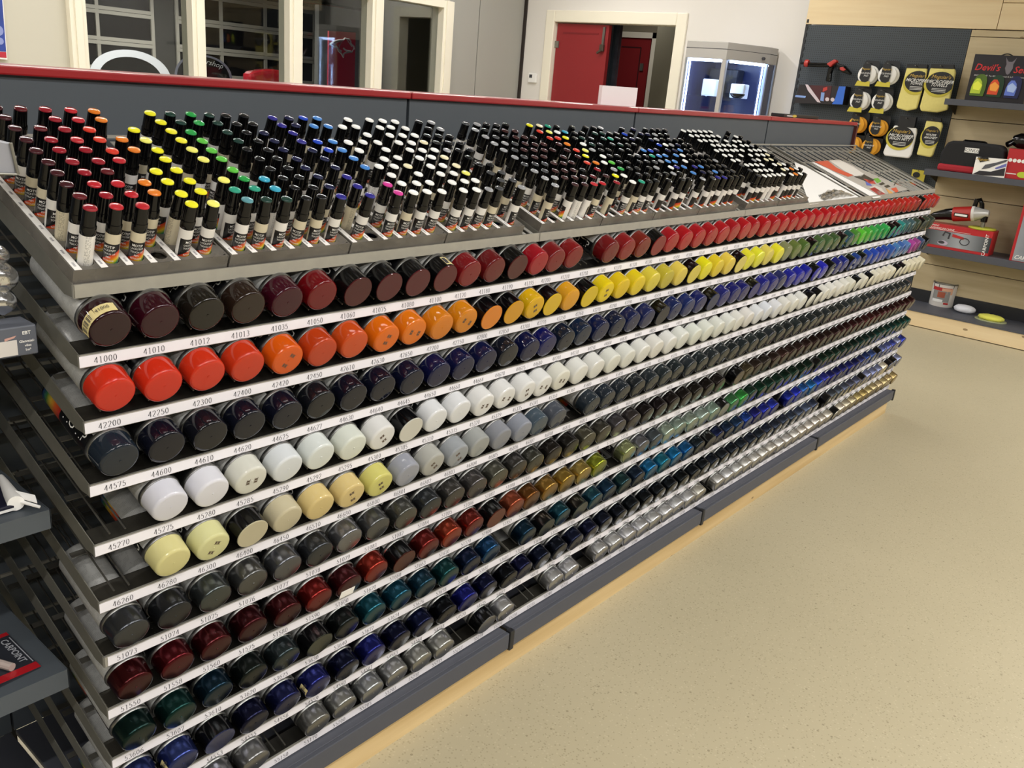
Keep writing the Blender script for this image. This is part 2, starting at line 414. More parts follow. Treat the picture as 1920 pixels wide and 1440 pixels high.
def garage(label, xs, pxe):
    t = thing('garage_door', label, 'door')
    zs = [atY(pxe[0], p, GY)[2] for p in pxe[1]]
    x0, x1 = xs[0], xs[-1]
    mb = MB(); mb.box(x0, GY + .04, .05, x1, GY + .06, 3.0); mb.build('pane', M_night, t)
    zb = sorted(zs); hh = .06
    dz = zb[1] - zb[0]
    allz = [z for z in (zb[0] - 2 * dz, zb[0] - dz) if z > .05] + zb
    for z in allz:
        for s_ in (-1, 1):
            mb = MB(); mb.box(x0, GY - .02, z + s_ * .045 - .04, x1, GY + .04, z + s_ * .045 + .04); mb.build('rail', M_rail, t)
    for x in xs:
        mb = MB(); mb.box(x - .04, GY - .01, .05, x + .04, GY + .04, 3.0); mb.build('stile', M_rail, t)
xa = [atY(p, 60, GY)[0] for p in (88, 184, 287)]; xb = [atY(p, 60, GY)[0] for p in (333, 415.5, 498, 590)]
garage('glazed sectional garage door with grey rails behind the first window bay', xa, (150, (13, 71.5, 127)))
garage('glazed sectional garage door with grey rails behind the second window bay', xb, (375, (-10, 42, 93.5)))
mb = MB(); a = atY(425, -30, GY - .1); b = atY(640, 14, GY - .1); mb.box(a[0], GY - .2, b[2], b[0], GY - .1, 3.0)
tag(mb.build('beam', mat('rust_red', '#6b3a30', .7)), 'rust red beam above the second garage door', 'beam')

def car(label, cx, cy, paint, ztop, txt=None, band=.13):
    th_ = -math.atan2(cx - CAM[0], cy - CAM[1])
    t = thing('car', label, 'car', (cx + 1.2 * math.sin(th_), cy - 1.2 * math.cos(th_), 0)); t.rotation_euler = (0, 0, th_)
    k = ztop / 1.46
    secs = [(0, .62, .28, .72, .50), (.08, .70, .22, .76, .70), (.95, .76, .20, .92, .80), (1.5, .70, .20, .95, .82), (2.3, .70, .20, .95, .82), (3.2, .6, .22, .92, .80), (3.5, .55, .3, .8, .7)]
    mb = MB(); N = 13; rings = []
    for (y, wt, zb, zt, wb) in secs:
        R = []
        for i in range(N):
            s_ = i / (N - 1); a = PI * s_
            # half outline: sill -> side -> belt -> arched top
            c, sn = math.cos(a), math.sin(a)
            ww = wb + (wt * .70 - wb) * max(0, sn) ** .55
            zz = zb + (zt - zb) * (max(0, sn) ** .55)
            R.append((ww * c, y, zz * k))
        rings.append(R)
    for i in range(len(rings) - 1):
        for j in range(N - 1):
            glass_ = False
            mb.quad([rings[i][j], rings[i][j + 1], rings[i + 1][j + 1], rings[i + 1][j]], 1 if glass_ else 0)
    mb.quad([rings[0][j] for j in range(N)][::-1], 0); mb.quad([rings[-1][j] for j in range(N)], 0)
    mb.build('body', [paint, M_carglass], t, smooth=40)
    # arched cabin: white band round a dark screen
    def bow(hw, z0, z1, y): return [(hw * math.cos(PI * i_ / 20), y, z0 + (z1 - z0) * max(0, math.sin(PI * i_ / 20)) ** .75) for i_ in range(21)]
    zt_ = 1.46 * k; o1, i1 = bow(.60, .9 * k, zt_, 1.2), bow(.60 - band, .9 * k, zt_ - band * .8, 1.2); o2, i2 = bow(.62, .9 * k, zt_, 2.6), bow(.60 - band, .9 * k, zt_ - band * .8, 1.25)
    mb = MB()
    for q_ in range(20):
        mb.quad([o1[q_], o1[q_ + 1], i1[q_ + 1], i1[q_]][::-1]); mb.quad([o1[q_ + 1], o1[q_], o2[q_], o2[q_ + 1]][::-1]); mb.quad([i1[q_], i1[q_ + 1], i2[q_ + 1], i2[q_]][::-1])
    mb.quad(o2); mb.build('roof', paint, t, smooth=40)
    mb = MB(); mb.quad(i2[::-1]); mb.build('windscreen', M_carglass, t)
    for sx in (-1, 1):
        for yy in (.7, 2.8):
            mb = MB(); mb.lathe([(0, -.09), (.28, -.09), (.30, -.05), (.30, .05), (.28, .09), (0, .09)], 20, 0, Matrix.Translation((sx * .72, yy, .30)) @ Matrix.Rotation(PI / 2, 4, 'Y')); mb.build('wheel', M_black, t, smooth=40)
    if txt:
        mb = MB(); mb.text(txt, (.16, 1.19, 1.31 * k), (1, 0, -.22), (.2, 0, 1), .15, shear=.3, off=.012); mb.build('sun_strip', M_whitetxt, t)
M_carglass = mat('car_glass', '#0a0b0d', .35, spec=.15)
M_carw = mat('white_car_paint', '#f2f3f6', .2, coat=.6); M_cars = mat('silver_car_paint', '#9a9cab', .25, .4, coat=.6)
p = atY(243, 92, 12.6); car('white car with arched roof and dark windscreen behind the first window bay', p[0], 12.6, M_carw, p[2] - .01)
p = atY(362, 101, 17.4); car('silver car with white lettering across its screen behind the second window bay', p[0], 17.0, M_cars, p[2], 'Carshop', .05)
# red bonnet panel
mb = MB()
prof = [(470, 137), (480, 134), (497, 131), (515, 130), (536, 133), (552, 140)]
P_ = [atY(a, b, 10.4) for a, b in prof]; P_ += [np.array([P_[-1][0] + .02, 10.4, 0]), np.array([P_[0][0] + .08, 10.4, 0])]
mb.prism(P_, (0, .25, 0)); tag(mb.build('bonnet', mat('red_car_paint', '#b0202c', .25, coat=.5), bevel=.06), 'red curved car bonnet standing up behind the second window bay', 'bonnet')
# banner with an animal head in outline
BY = 9.0
ban = thing('banner', 'tall red banner with a white animal head outline behind the third window bay', 'banner')
mb = MB(); P_ = [atY(a, b, BY) for a, b in ((617, 58), (667, 61))]; mb.prism(P_ + [np.array([P_[1][0], BY, 0]), np.array([P_[0][0], BY, 0])], (0, .03, 0)); mb.build('board', mat('banner_red_glow', '#9c1c26', .5, emit='#9c1c26', estr=.12), ban)  # faint glow put into the banner's red; the board is no lamp
def pl(pts, r): mb.tube([atY(540 + a / 8, b / 8, BY - .01) for a, b in pts], r, 5)
mb = MB()
pl([(635, 660), (690, 620), (760, 600), (830, 600), (850, 575), (915, 590), (940, 620), (940, 650), (985, 695), (990, 730), (955, 780), (930, 780), (870, 790), (835, 805), (830, 860), (800, 800), (755, 760), (740, 715), (690, 700), (635, 660)], .012)
pl([(680, 660), (760, 620), (810, 625), (770, 680), (760, 740), (800, 770)], .010); pl([(740, 715), (720, 680), (680, 660)], .008); pl([(830, 720), (850, 745), (880, 760), (940, 770)], .012); pl([(890, 600), (915, 640), (960, 700)], .007)
mb.build('emblem', M_whitetxt, ban)
mb = MB(); a = atY(598, 34, 10.5); b = atY(700, 55, 10.5); mb.box(a[0], 10.5, 0, b[0] + .4, 10.6, b[2] + .25); struct(mb.build('wall_workshop_board', M_wsgrey))
mb = MB(); p = atY(536, 32, 6.0); mb.lathe([(0, -.055), (.03, -.046), (.05, -.02), (.055, 0), (.05, .02), (.03, .046), (0, .055)], 20, 0, Matrix.Translation(p)); 
mb.tube([(p[0], p[1], p[2] + .05), (p[0], p[1], 3.1)], .004); tag(mb.build('globe_lamp', mat('amber_globe', '#d9b070', .4), smooth=50), 'small amber globe hanging behind the window post', 'lamp')
tw = thing('tool_rack', 'row of short white tools hooked on a dark post behind the third bay', 'rack')
p0 = atY(697, 30, 6.2); mb = MB(); mb.box(p0[0] - .02, 6.2, 0, p0[0] + .10, 6.25, 2.6); mb.build('post', M_wsblk, tw)
for (a, b, L) in ((692, 46, .045), (688, 86, .05), (690, 90, .04), (688, 96, .045), (689, 107, .05), (692, 120, .02), (692, 127, .02), (692, 134, .02), (692, 140, .02), (690, 160, .03)):
    p = atY(a, b, 6.17); mb = MB(); mb.box(p[0] - .01, 6.16, p[2] - .006, p[0] + L, 6.2, p[2] + .006); mb.build('tool', M_paper, tw)

# ------------------------------------------------------------------ poster, thermostat, double door, corridor
po = thing('poster', 'blue and red poster in a white frame on the beige wall', 'poster')
mb = MB(); q = lambda a, b: atY(a, b, WY - .02)
mb.prism([q(-60, -40), q(3, -40), q(14, 112), q(-60, 106)], (0, .02, 0)); mb.build('frame', M_paper, po)
mb = MB(); q = lambda a, b: atY(a, b, WY - .022)
mb.prism([q(-60, -40), q(1, -40), q(11.5, 97), q(-60, 92)], (0, .002, 0), 0); mb.prism([q(-60, 92.5), q(11.5, 98), q(12.5, 108.5), q(-60, 103)], (0, .002, 0), 1)
mb.build('print', [mat('poster_blue', '#33489a', .4, noise=.35, nscale=9), mat('poster_red', '#c03040', .4)], po)
for (a, b, r) in ((-4, 57, .03), (0, 77, .02)):
    mb = MB(); c = q(a, b); mb.lathe([(0, 0), (r, 0), (r, .002), (0, .002)], 16, 0, Matrix.Translation((c[0], c[1] - .001, c[2])) @ Matrix.Rotation(PI / 2, 4, 'X')); mb.build('badge', mat('poster_pale', '#8f9ad0', .5), po)
th = thing('thermostat', 'small white thermostat with a dark display left of the double door', 'thermostat')
c = atX(998, 146, WX - .02); mb = MB(); mb.box(WX - .025, c[1] - .05, c[2] - .045, WX, c[1] + .05, c[2] + .045); mb.build('case', M_paper, th, bevel=.006)
mb = MB(); mb.box(WX - .028, c[1] + .0, c[2] + .0, WX - .024, c[1] + .035, c[2] + .03); mb.build('display', M_ink, th)

dr = thing('door_1', '', None); dr['kind'] = 'structure'; del dr['label']
fw = .085
for (a, b, z0, z1) in ((DY0 - fw, DY0 + .02, 0, DZ + fw), (DY1 - .02, DY1 + fw, 0, DZ + fw), (DY0 + .02, DY1 - .02, DZ - .02, DZ + fw)):
    mb = MB(); mb.box(WX - .02, a, z0, WX + .12, b, z1); mb.build('door_frame', M_frame, dr, bevel=.008)
M_doorred = mat('door_red', '#8c2125', .45, noise=.04, nscale=400)
LY = atX(1137, 100, WX + .03)[1]
mb = MB(); mb.box(WX + .03, LY, .02, WX + .075, DY1 - .03, DZ - .03); lf = mb.build('door_leaf', M_doorred, dr)
mb = MB(); a = atX(1056, 61, WX + .028); b = atX(1122, 65, WX + .028); mb.box(WX + .026, b[1], a[2] - .007, WX + .03, a[1], a[2] + .007)
mb.build('panel_groove', mat('door_red_deep', '#7c161c', .5), lf)
mb = MB(); p = atX(1134, 50, WX + .02); p2 = atX(1128, 90, WX + .02); mb.box(WX + .012, p[1] - .012, p2[2], WX + .03, p[1] + .012, DZ - .05); mb.build('bolt', M_silver, lf)
mb = MB(); mb.box(WX + .0, p[1] - .018, p2[2] - .03, WX + .03, p[1] + .025, p2[2] + .03); mb.tube([(WX + .0, p[1], p2[2] - .02), (WX - .01, p[1] + .04, p2[2] - .05)], .012); mb.build('door_handle', mat('brass_dark', '#5e554b', .35, .7), lf, bevel=.006)
mb = MB(); c = atX(1039, 83, WX + .03); mb.box(WX + .02, c[1] - .06, c[2] - .03, WX + .035, DY1 - .0, c[2] + .03); mb.build('hinge', M_steel, lf)
# corridor behind the double door
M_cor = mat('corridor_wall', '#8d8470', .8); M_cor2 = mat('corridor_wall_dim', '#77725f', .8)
CX = 8.6
sbox('floor_corridor', M_floor, WX + .12, 2.5, -.1, 9.3, 6.2, 0); sbox('ceiling_corridor', M_cor, WX + .12, 2.5, 2.6, 9.3, 6.2, 2.7)
sbox('wall_corridor_back', M_cor, CX, 2.6, 0, CX + .1, 6.2, 2.6)
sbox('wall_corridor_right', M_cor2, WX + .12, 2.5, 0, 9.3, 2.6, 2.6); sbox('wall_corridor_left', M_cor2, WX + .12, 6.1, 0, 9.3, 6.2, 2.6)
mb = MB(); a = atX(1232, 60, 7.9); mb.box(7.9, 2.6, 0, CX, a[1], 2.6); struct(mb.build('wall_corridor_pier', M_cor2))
d2 = thing('door_2', '', None); d2['kind'] = 'structure'; del d2['label']
q = lambda a, b: atX(a, b, CX - .04)
t0, t1, b0, b1 = q(1140, 66), q(1221, 75), q(1128, 190), q(1200, 195)
zt = .5 * (t0[2] + t1[2]); mb = MB(); mb.box(CX - .04, t1[1], .02, CX, t0[1], zt); l2 = mb.build('door_leaf', M_doorred, d2)
mb = MB(); g0, g1 = q(1166, 86), q(1202, 91); z_ = .5 * (g0[2] + g1[2]); mb.box(CX - .044, g1[1], z_ - .006, CX - .04, g0[1], z_ + .006); mb.box(CX - .044, g1[1] - .006, .3, CX - .04, g1[1] + .006, z_); mb.build('panel_groove', mat('groove_dark', '#3c0c10', .6), l2)
mb = MB(); c = q(1204, 126); mb.box(CX - .06, c[1] - .02, c[2] - .04, CX - .04, c[1] + .02, c[2] + .04); mb.build('hinge', M_steel, l2)
mb = MB(); mb.box(CX - .07, t1[1] - .10, 0, CX, t1[1] - .03, zt + .06); mb.box(CX - .07, t1[1] - .10, zt, CX, t0[1], zt + .06); mb.build('door_frame', M_frame, d2)
st = thing('strip_curtain', 'dark grey plastic strip curtain hanging in the open half of the doorway', 'curtain')
for i, (pa, pb) in enumerate((((1144, 42), (1133, 175)), ((1150, 42), (1139, 175)), ((1156, 46), (1145, 175)), ((1161, 50), (1149, 175)))):
    a = atX(*pa, WX + .3 + .03 * i); b = atX(*pb, WX + .3 + .03 * i); y = .5 * (a[1] + b[1])
    mb = MB(); mb.box(WX + .3 + .03 * i, y - .035, .0, WX + .305 + .03 * i, y + .035, 2.15 - .02 * i); mb.build('strip', mat('curtain_strip', ('#3b434a', '#39424a', '#4a4c55', '#544a52')[i], .25, noise=.5 if i > 1 else .1, nscale=12), st)

# ------------------------------------------------------------------ display cabinet
cab = thing('display_cabinet', 'tall lit glass display cabinet with grey frame beside the double door', 'cabinet')
BX = 6.1; B_ = atX(1366, 79, BX); zc = B_[2]; A_ = atX(1289, 76, BX)
dvec = np.array([.90264, -.43039]); 
best = min(np.linspace(.2, .6, 200), key=lambda t_: abs(960 + FPX * ((np.array([BX + dvec[0] * t_, B_[1] + dvec[1] * t_, zc]) - CAM) @ RIGHT) / ((np.array([BX + dvec[0] * t_, B_[1] + dvec[1] * t_, zc]) - CAM) @ FWD) - 1447))
Cx, Cy = BX + dvec[0] * best, B_[1] + dvec[1] * best
foot = [(BX, A_[1]), (BX, B_[1]), (Cx, Cy), (6.62, Cy), (6.62, A_[1])]
def ring(z0, z1, shrink, name, m_):
    cx = sum(p[0] for p in foot) / 5; cy = sum(p[1] for p in foot) / 5
    mb = MB(); mb.prism([(cx + (x - cx) * shrink, cy + (y - cy) * shrink, z0) for x, y in foot], (0, 0, z1 - z0)); return mb.build(name, m_, cab, bevel=.003)
M_cabgrey = mat('cabinet_grey', '#b4b0ab', .45, .1)
zh = atX(1289, 107.5, BX)[2]
ring(zh, zc, 1.0, 'header', M_cabgrey); ring(.0, .5, 1.0, 'base', M_cabgrey)
ring(zc - .055, zc - .048, 1.003, 'header_line', M_ink)
for i, (x, y) in enumerate(foot):
    mb = MB(); sx_ = .022 if i != 1 else .035; cx = sum(p[0] for p in foot) / 5; cy = sum(p[1] for p in foot) / 5
    mb.box(x - sx_ / 2 + (.012 if x < cx else -.012), y - sx_ / 2 + (.012 if y < cy else -.012), .5, x + sx_ / 2 + (.012 if x < cx else -.012), y + sx_ / 2 + (.012 if y < cy else -.012), zh)
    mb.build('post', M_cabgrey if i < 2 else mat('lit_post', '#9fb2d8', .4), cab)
for (p, q_) in ((foot[0], foot[1]), (foot[1], foot[2])):
    d = np.array([q_[0] - p[0], q_[1] - p[1]]); nrm = np.array([-d[1], d[0]]) / np.linalg.norm(d) * .006
    mb = MB(); mb.prism([(p[0] + .02 * d[0], p[1] + .02 * d[1], .5), (q_[0] - .02 * d[0], q_[1] - .02 * d[1], .5), (q_[0] - .02 * d[0], q_[1] - .02 * d[1], zh), (p[0] + .02 * d[0], p[1] + .02 * d[1], zh)], (nrm[0] + .008, nrm[1], 0)); mb.build('glass_pane', M_cabglass, cab)
mb = MB(); mb.box(6.59, Cy + .01, .5, 6.61, A_[1] - .01, zh); mb.box(6.12, A_[1] - .02, .5, 6.6, A_[1] - .01, zh); mb.box(Cx, Cy + .005, .5, 6.6, Cy + .012, zh); mb.build('back_panel', mat('cabinet_back', '#2a3152', .25), cab)
M_led = mat('cool_led', '#dfeaff', .5, emit='#cfe0ff', estr=26)
for (p, q_) in ((foot[0], foot[1]), (foot[1], foot[2])):
    p = np.array(p); q_ = np.array(q_); ins = np.array([.035, 0.0]); a = p + (q_ - p) * .06 + ins; b = p + (q_ - p) * .94 + ins
    mb = MB(); mb.tube([(a[0], a[1], zh - .012), (b[0], b[1], zh - .012)], .009, 6); mb.build('led_strip', M_led, cab)
for (x, y) in ((foot[1][0] + .05, foot[1][1] + .025), (foot[2][0] - .03, foot[2][1] + .035), (foot[0][0] + .03, foot[0][1] - .035)):
    mb = MB(); mb.tube([(x, y, .55), (x, y, zh - .02)], .006, 6); mb.build('led_strip', M_led, cab)
zs_ = atX(1330, 180, 6.3)[2]
ring(zs_ - .006, zs_, .9, 'glass_shelf', M_cabglass)
mb = MB(); c = atX(1435, 110, BX + .3); mb.lathe([(0, 0), (.012, 0), (.012, .02), (0, .02)], 12, 0, Matrix.Translation((Cx - .06, Cy + .02, c[2])) @ Matrix.Rotation(-PI / 2, 4, 'Y')); mb.build('lock', M_ink, cab)
for (x0, x1, y0, y1, lab, X_) in ((1316, 1341, 147, 178, 'white rounded box standing in for a bright reflection, left half of the cabinet shelf', 6.28), (1368, 1394, 161, 186, 'white box standing in for a bright reflection behind the right cabinet pane', 6.3)):
    a = atX(x0, .5 * (y0 + y1), X_); b = atX(x1, .5 * (y0 + y1), X_); hgt = atX(x0, y0, X_)[2] - zs_
    mb = MB(); mb.box(X_, b[1], zs_, X_ + .09, a[1], zs_ + max(hgt, .11)); tag(mb.build('reflection_box', M_paper, bevel=.008), lab, 'box')  # boxes added for the bright reflections in the cabinet glass
mb = MB(); mb.lathe([(0, 0), (.03, 0), (.055, .02), (.06, .035), (.057, .035), (.05, .02), (.028, .006), (0, .006)], 20, 0, Matrix.Translation((6.21, B_[1] - .09, zs_))); 
tag(mb.build('dark_bowl', mat('dark_glaze', '#20242c', .2), smooth=40), 'dark bowl on the cabinet shelf in front of the right white box', 'bowl')
mb = MB(); mb.box(6.45, B_[1] + .06, zs_, 6.57, A_[1] - .05, zs_ + .22); tag(mb.build('dark_case', mat('case_dark', '#171a24', .4), bevel=.006), 'dark case at the back of the display cabinet shelf', 'case')

# ------------------------------------------------------------------ right-hand wall shelving
UX = 6.5
sh = thing('wall_shelving', 'pine and dark grey wall shelving unit with perforated back and four shelves', 'shelving')
PY0, PY1 = .585, 1.768
mb = MB(); mb.box(UX, PY0, .12, UX + .02, PY1, 2.036); mb.build('perforated_panel', M_peg, sh)
for (z0, z1) in ((.1, .401), (.405, .905), (.909, 1.440), (1.444, 1.988), (1.992, 2.034)):
    mb = MB(); mb.box(UX, -1.2, z0, UX + .018, PY0 - .003, z1); mb.build('board', M_pineY, sh, bevel=.002)
for (y0, y1, z0, z1) in ((.43, PY1 + .02, 2.04, 2.62), (-1.2, .426, 2.04, 2.206), (-1.2, .426, 2.21, 2.62)):
    mb = MB(); mb.box(UX - .004, y0, z0, UX + .016, y1, z1); mb.build('header_board', M_pineH, sh, bevel=.002)
for y in (PY1 + .012, PY0 + .0):
    mb = MB(); mb.box(UX + .02, y - .015, 0, UX + .06, y + .015, 2.55); mb.build('upright', M_blackclip, sh)
mb = MB()
for i in range(22): mb.box(UX - .006, PY1 - .004, 1.0 + i * .05, UX + .02, PY1 + .012, 1.025 + i * .05)
o_ = mb.build('slot_edge', M_blackclip, sh); o_['kind'] = 'stuff'
mb = MB(); mb.box(6.125, -1.2, .006, 6.145, PY1, .1085); mb.build('plinth_board', M_pineH, sh)
mb = MB(); mb.box(6.12, -1.2, .109, UX, PY1, .121); mb.build('deck', M_deck, sh)
mb = MB(); mb.box(UX - .012, -1.2, .121, UX, PY0, .21); mb.build('back_rail', M_blackclip, sh)
SH = {1: (6.2, 1.5287, 1.5688, .572), 2: (6.17, 1.0552, 1.0963, .59), 3: (6.17, .5225, .5715, .53)}
for k, (x, z0, z1, yl) in SH.items():
    mb = MB(); mb.box(x, -1.2, z0, x + .012, yl, z1); mb.box(x + .012, -1.2, z1 - .014, UX, yl, z1); mb.build('shelf', M_deck, sh, bevel=.002)
    mb = MB(); mb.prism([(x + .02, yl - .012, z1 - .014), (UX, yl - .012, z1 - .014), (UX, yl - .012, z1 - .10), (x + .03, yl - .012, z1 - .03)], (0, .003, 0)); mb.build('bracket', M_blackclip, sh)

XD, YD = np.array([0, -1.0, 0]), np.array([0, 0, 1.0])
M_yellow = mat('yellow_cloth', '#e5d884', .9, noise=.06, nscale=60); M_yel2 = mat('yellow_card', '#c9ba3c', .5); M_orange = mat('orange_foam', '#e2a02c', .8)
M_foamw = mat('white_foam', '#eceae4', .85); M_clothw = mat('white_fluff', '#f0eeea', .95, bump=.6, nscale=300); M_crd = mat('black_card', '#121214', .4)
def fr(px, py, X): c = atX(px, py, X); return lambda a, b, d=0.0: np.array([X - d, c[1] - a, c[2] + b])   # a = metres to the right, b = up, d = out of the wall
K = .0039
def ell(f, a, b, ra, rb, d, n=28): return [f(a + ra * math.cos(2 * PI * i / n), b + rb * math.sin(2 * PI * i / n), d) for i in range(n)]
def hook(t, f, b, X):
    mb = MB(); p = f(0, b, 0); mb.tube([(UX, p[1], p[2]), (p[0] - .05, p[1], p[2])], .003, 6); mb.build('hook', M_silver, t)
def pad_pack(px, py, label, foam, group, s=1.0, extra=True):
    X = 6.40; f = fr(px, py, X); t = thing('pad_pack', label, 'pad', (0, 0, 0), group)
    R = Matrix.Rotation(-PI / 2, 4, 'Y'); hook(t, f, .075 * s, X)
    for i in range(2 if extra else 1):
        mb = MB(); mb.lathe([(0, -.012), (.058 * s, -.012), (.066 * s, -.004), (.066 * s, .006), (.058 * s, .012), (0, .012)], 28, 0, Matrix.Translation(f(.012 * i, -.004, -.028 * i + .0)) @ R); mb.build('foam_pad', foam, t, smooth=40)
    w_, lo = (.052, .02) if foam is M_foamw else (.068, -.085)
    mb = MB(); mb.prism([f(-w_ * s + .01, .098 * s, -.045), f(w_ * s, .098 * s, -.045), f((w_ + .012) * s, .07 * s, -.045), f((w_ + .008) * s, lo * s, -.045), f(-w_ * s, lo * s, -.045), f(-w_ * s, .08 * s, -.045)], (.003, 0, 0)); mb.build('header_card', M_crd, t)
    mb = MB(); mb.prism([f(-.034 * s, .066 * s, .018), f(.022 * s, .066 * s, .018), f(.030 * s, -.015 * s, .018), f(.024 * s, -.046 * s, .018), f(.004 * s, -.058 * s, .018), f(-.024 * s, -.055 * s, .018), f(-.046 * s, -.03 * s, .018)], (-.001, 0, 0), 0)
    if foam is M_foamw: mb.prism([f(-.07 * s, -.085 * s, .016), f(.04 * s, -.085 * s, .016), f(.036 * s, -.05 * s, .016), f(-.055 * s, -.05 * s, .016)], (-.002, 0, 0), 1)
    mb.text("Meguiar's", f(-.004, .036 * s, .020), XD, YD, .020 * s, 2, shear=.3); mb.text('POLISHING', f(-.004, .006 * s, .020), XD, YD, .017 * s, 3, shear=.4); mb.text('PAD', f(.0, -.012 * s, .020), XD, YD, .017 * s, 3, shear=.4)
    mb.build('label_card', [M_crd, M_yel2, M_gold, M_whitetxt], t)
GP = 'foam pad packs on the perforated panel'
for (px, py, lab) in ((1626, 139, 'white foam pad pack, top row, beside the caulking gun'), (1664, 140, 'white foam pad pack, top row, next to the yellow towels'), (1611, 188, 'white foam pad pack, second row, beside the dark carton'), (1652, 190, 'white foam pad pack, second row, next to the yellow towels')):
    pad_pack(px, py, lab, M_foamw, GP)
for (px, py, lab) in ((1606, 233, 'orange foam pad pack partly behind the end of the red cap'), (1645, 239, 'orange foam pad pack fully in view left of the white mitt'), (1597, 270, 'orange foam pad pack just over the grey rack corner'), (1631, 274, 'orange foam pad pack lowest of its column by the white mitt')):
    pad_pack(px, py, lab, M_orange, GP, .9)
def towel(pts, ov, label, cloth, name, lines, header):
    X = 6.40; t = thing(name, label, 'cloth')
    P_ = [atX(a, b, X) for a, b in pts]
    c = sum(P_) / len(P_); mb = MB(); mb.prism(P_, (.03, 0, 0)); mb.build('cloth', cloth, t, bevel=.009)
    f = lambda a, b, d=0.0: np.array([X - d, c[1] - a, c[2] + b])
    hp = [atX(a, b, X - .002) for a, b in header]; mb = MB(); mb.prism(hp, (.034, 0, 0)); mb.build('header_card', M_crd, t)
    top = .5 * (hp[0] + hp[1]); mb = MB(); mb.tube([(UX, top[1], top[2] - .012), (X - .04, top[1], top[2] - .012)], .003, 6); mb.build('hook', M_silver, t)
    (ox, oy, ra, rb) = ov; o = atX(ox, oy, X); g_ = lambda a, b, d=0.0: np.array([X - d, o[1] - a, o[2] + b])
    mb = MB(); lim = o[1] - min(p[1] for p in P_) - .002; cl = lambda L_: [np.array([p[0], max(p[1], o[1] - lim), p[2]]) for p in L_]; mb.prism(cl(ell(g_, -.006, -.01, ra * 1.06, rb * 1.12, .002)), (-.001, 0, 0), 1); mb.prism(cl(ell(g_, 0, 0, ra, rb, .0035)), (-.001, 0, 0), 0)
    mb.text("Meguiar's", g_(.0, rb * .55, .005), XD, YD, ra * .36, 2, shear=.3)
    for i, (tx, sz) in enumerate(lines): mb.text(tx, g_(0, rb * (.12 - .3 * i), .005), XD, YD, ra * sz, 3, shear=.4, bold=.01)
    for i in range(3): mb.box(X - .0055, g_(0, 0)[1] - ra * .5, g_(0, -rb * (.5 + .13 * i))[2] - .0015, X - .005, g_(0, 0)[1] + ra * .5, g_(0, -rb * (.5 + .13 * i))[2] + .0015, 3)
    mb.build('band', [M_crd, M_yel2, M_gold, M_whitetxt], t)
towel([(1700, 126), (1738, 128), (1736, 140), (1718, 204), (1700, 208), (1682, 203), (1680, 198)], (1720, 153, .085, .072), 'yellow microfiber towel with black oval band, left of the two big ones', M_yellow, 'microfiber_towel', [('MICROFIBER', .34), ('TOWEL', .3)], [(1701, 120), (1739, 121), (1738, 128), (1700, 127)])
towel([(1744, 127), (1790, 129), (1791, 137), (1776, 206), (1756, 211), (1726, 208), (1724, 200)], (1763, 156, .095, .076), 'thick yellow microfiber towel with black oval band beside the pine boards', M_yellow, 'microfiber_towel', [('MICROFIBER', .34), ('TOWELS', .3)], [(1746, 120), (1788, 121), (1788, 129), (1745, 127)])
towel([(1676, 235), (1718, 240), (1718, 250), (1708, 290), (1703, 297), (1658, 292), (1655, 286)], (1689, 257, .092, .075), 'white microfiber mitt with black band hanging above the rack corner', M_clothw, 'microfiber_mitt', [('MICROFIBER', .34), ('WASH MITT', .3)], [(1688, 217), (1718, 220), (1714, 240), (1683, 237)])
towel([(1737, 225), (1765, 229), (1767, 236), (1748, 292), (1744, 295), (1718, 290), (1719, 286)], (1746, 255, .062, .068), 'narrow folded yellow drying cloth with black band by the black bag', M_yellow, 'drying_cloth', [('WATER', .34), ('MAGNET', .34)], [(1738, 219), (1764, 222), (1765, 229), (1737, 226)])
yp = thing('yellow_pack', 'small yellow carded pack low on the panel by the second shelf', 'pack'); f = fr(1720, 332, 6.42)
mb = MB(); mb.box(6.42, f(0, 0)[1] - .05, f(0, -.05)[2], 6.426, f(0, 0)[1] + .045, f(0, .05)[2], 0); mb.build('card', M_yel2, yp)
mb = MB(); mb.prism(ell(f, -.01, .015, .025, .02, .001), (-.002, 0, 0), 0); mb.build('print', M_crd, yp)
mb = MB(); mb.tube([(UX, f(0, 0)[1], f(0, .045)[2]), (6.40, f(0, 0)[1], f(0, .045)[2])], .003, 6); mb.build('hook', M_silver, yp)

# caulking gun
cg = thing('caulking_gun', 'black and red caulking gun hanging on the perforated panel', 'tool'); X = 6.42; q = lambda a, b: atX(1480 + a / 8, 80 + b / 8, X)
M_redp = mat('red_plastic', '#b5342c', .4)
mb = MB(); mb.tube([q(170, 310), q(600, 320)], .008, 8); mb.tube([q(220, 340), q(600, 345)], .012, 8); mb.build('frame', M_black, cg, smooth=50)
mb = MB(); a = q(265, 310); mb.lathe([(0, -.014), (.026, -.014), (.028, 0), (.024, .014), (0, .014)], 20, 0, Matrix.Translation(a) @ Matrix.Rotation(PI / 2, 4, 'X')); mb.build('nozzle_cap', M_redp, cg, smooth=40)
mb = MB(); mb.prism([q(590, 325), q(710, 255), q(745, 275), q(740, 300), q(690, 330), (q(650, 375))], (-.05, 0, 0)); mb.build('trigger_housing', M_redp, cg, bevel=.008)
mb = MB(); mb.prism([q(600, 380), q(690, 350), q(650, 470), q(640, 590), q(560, 580), q(585, 470)], (-.035, 0, 0)); mb.build('grip', M_black, cg, bevel=.008)
mb = MB(); mb.prism([q(720, 300), q(860, 350), q(960, 460), q(930, 490), q(820, 450), q(740, 400)], (-.045, 0, 0)); mb.build('motor', M_black, cg, bevel=.01)
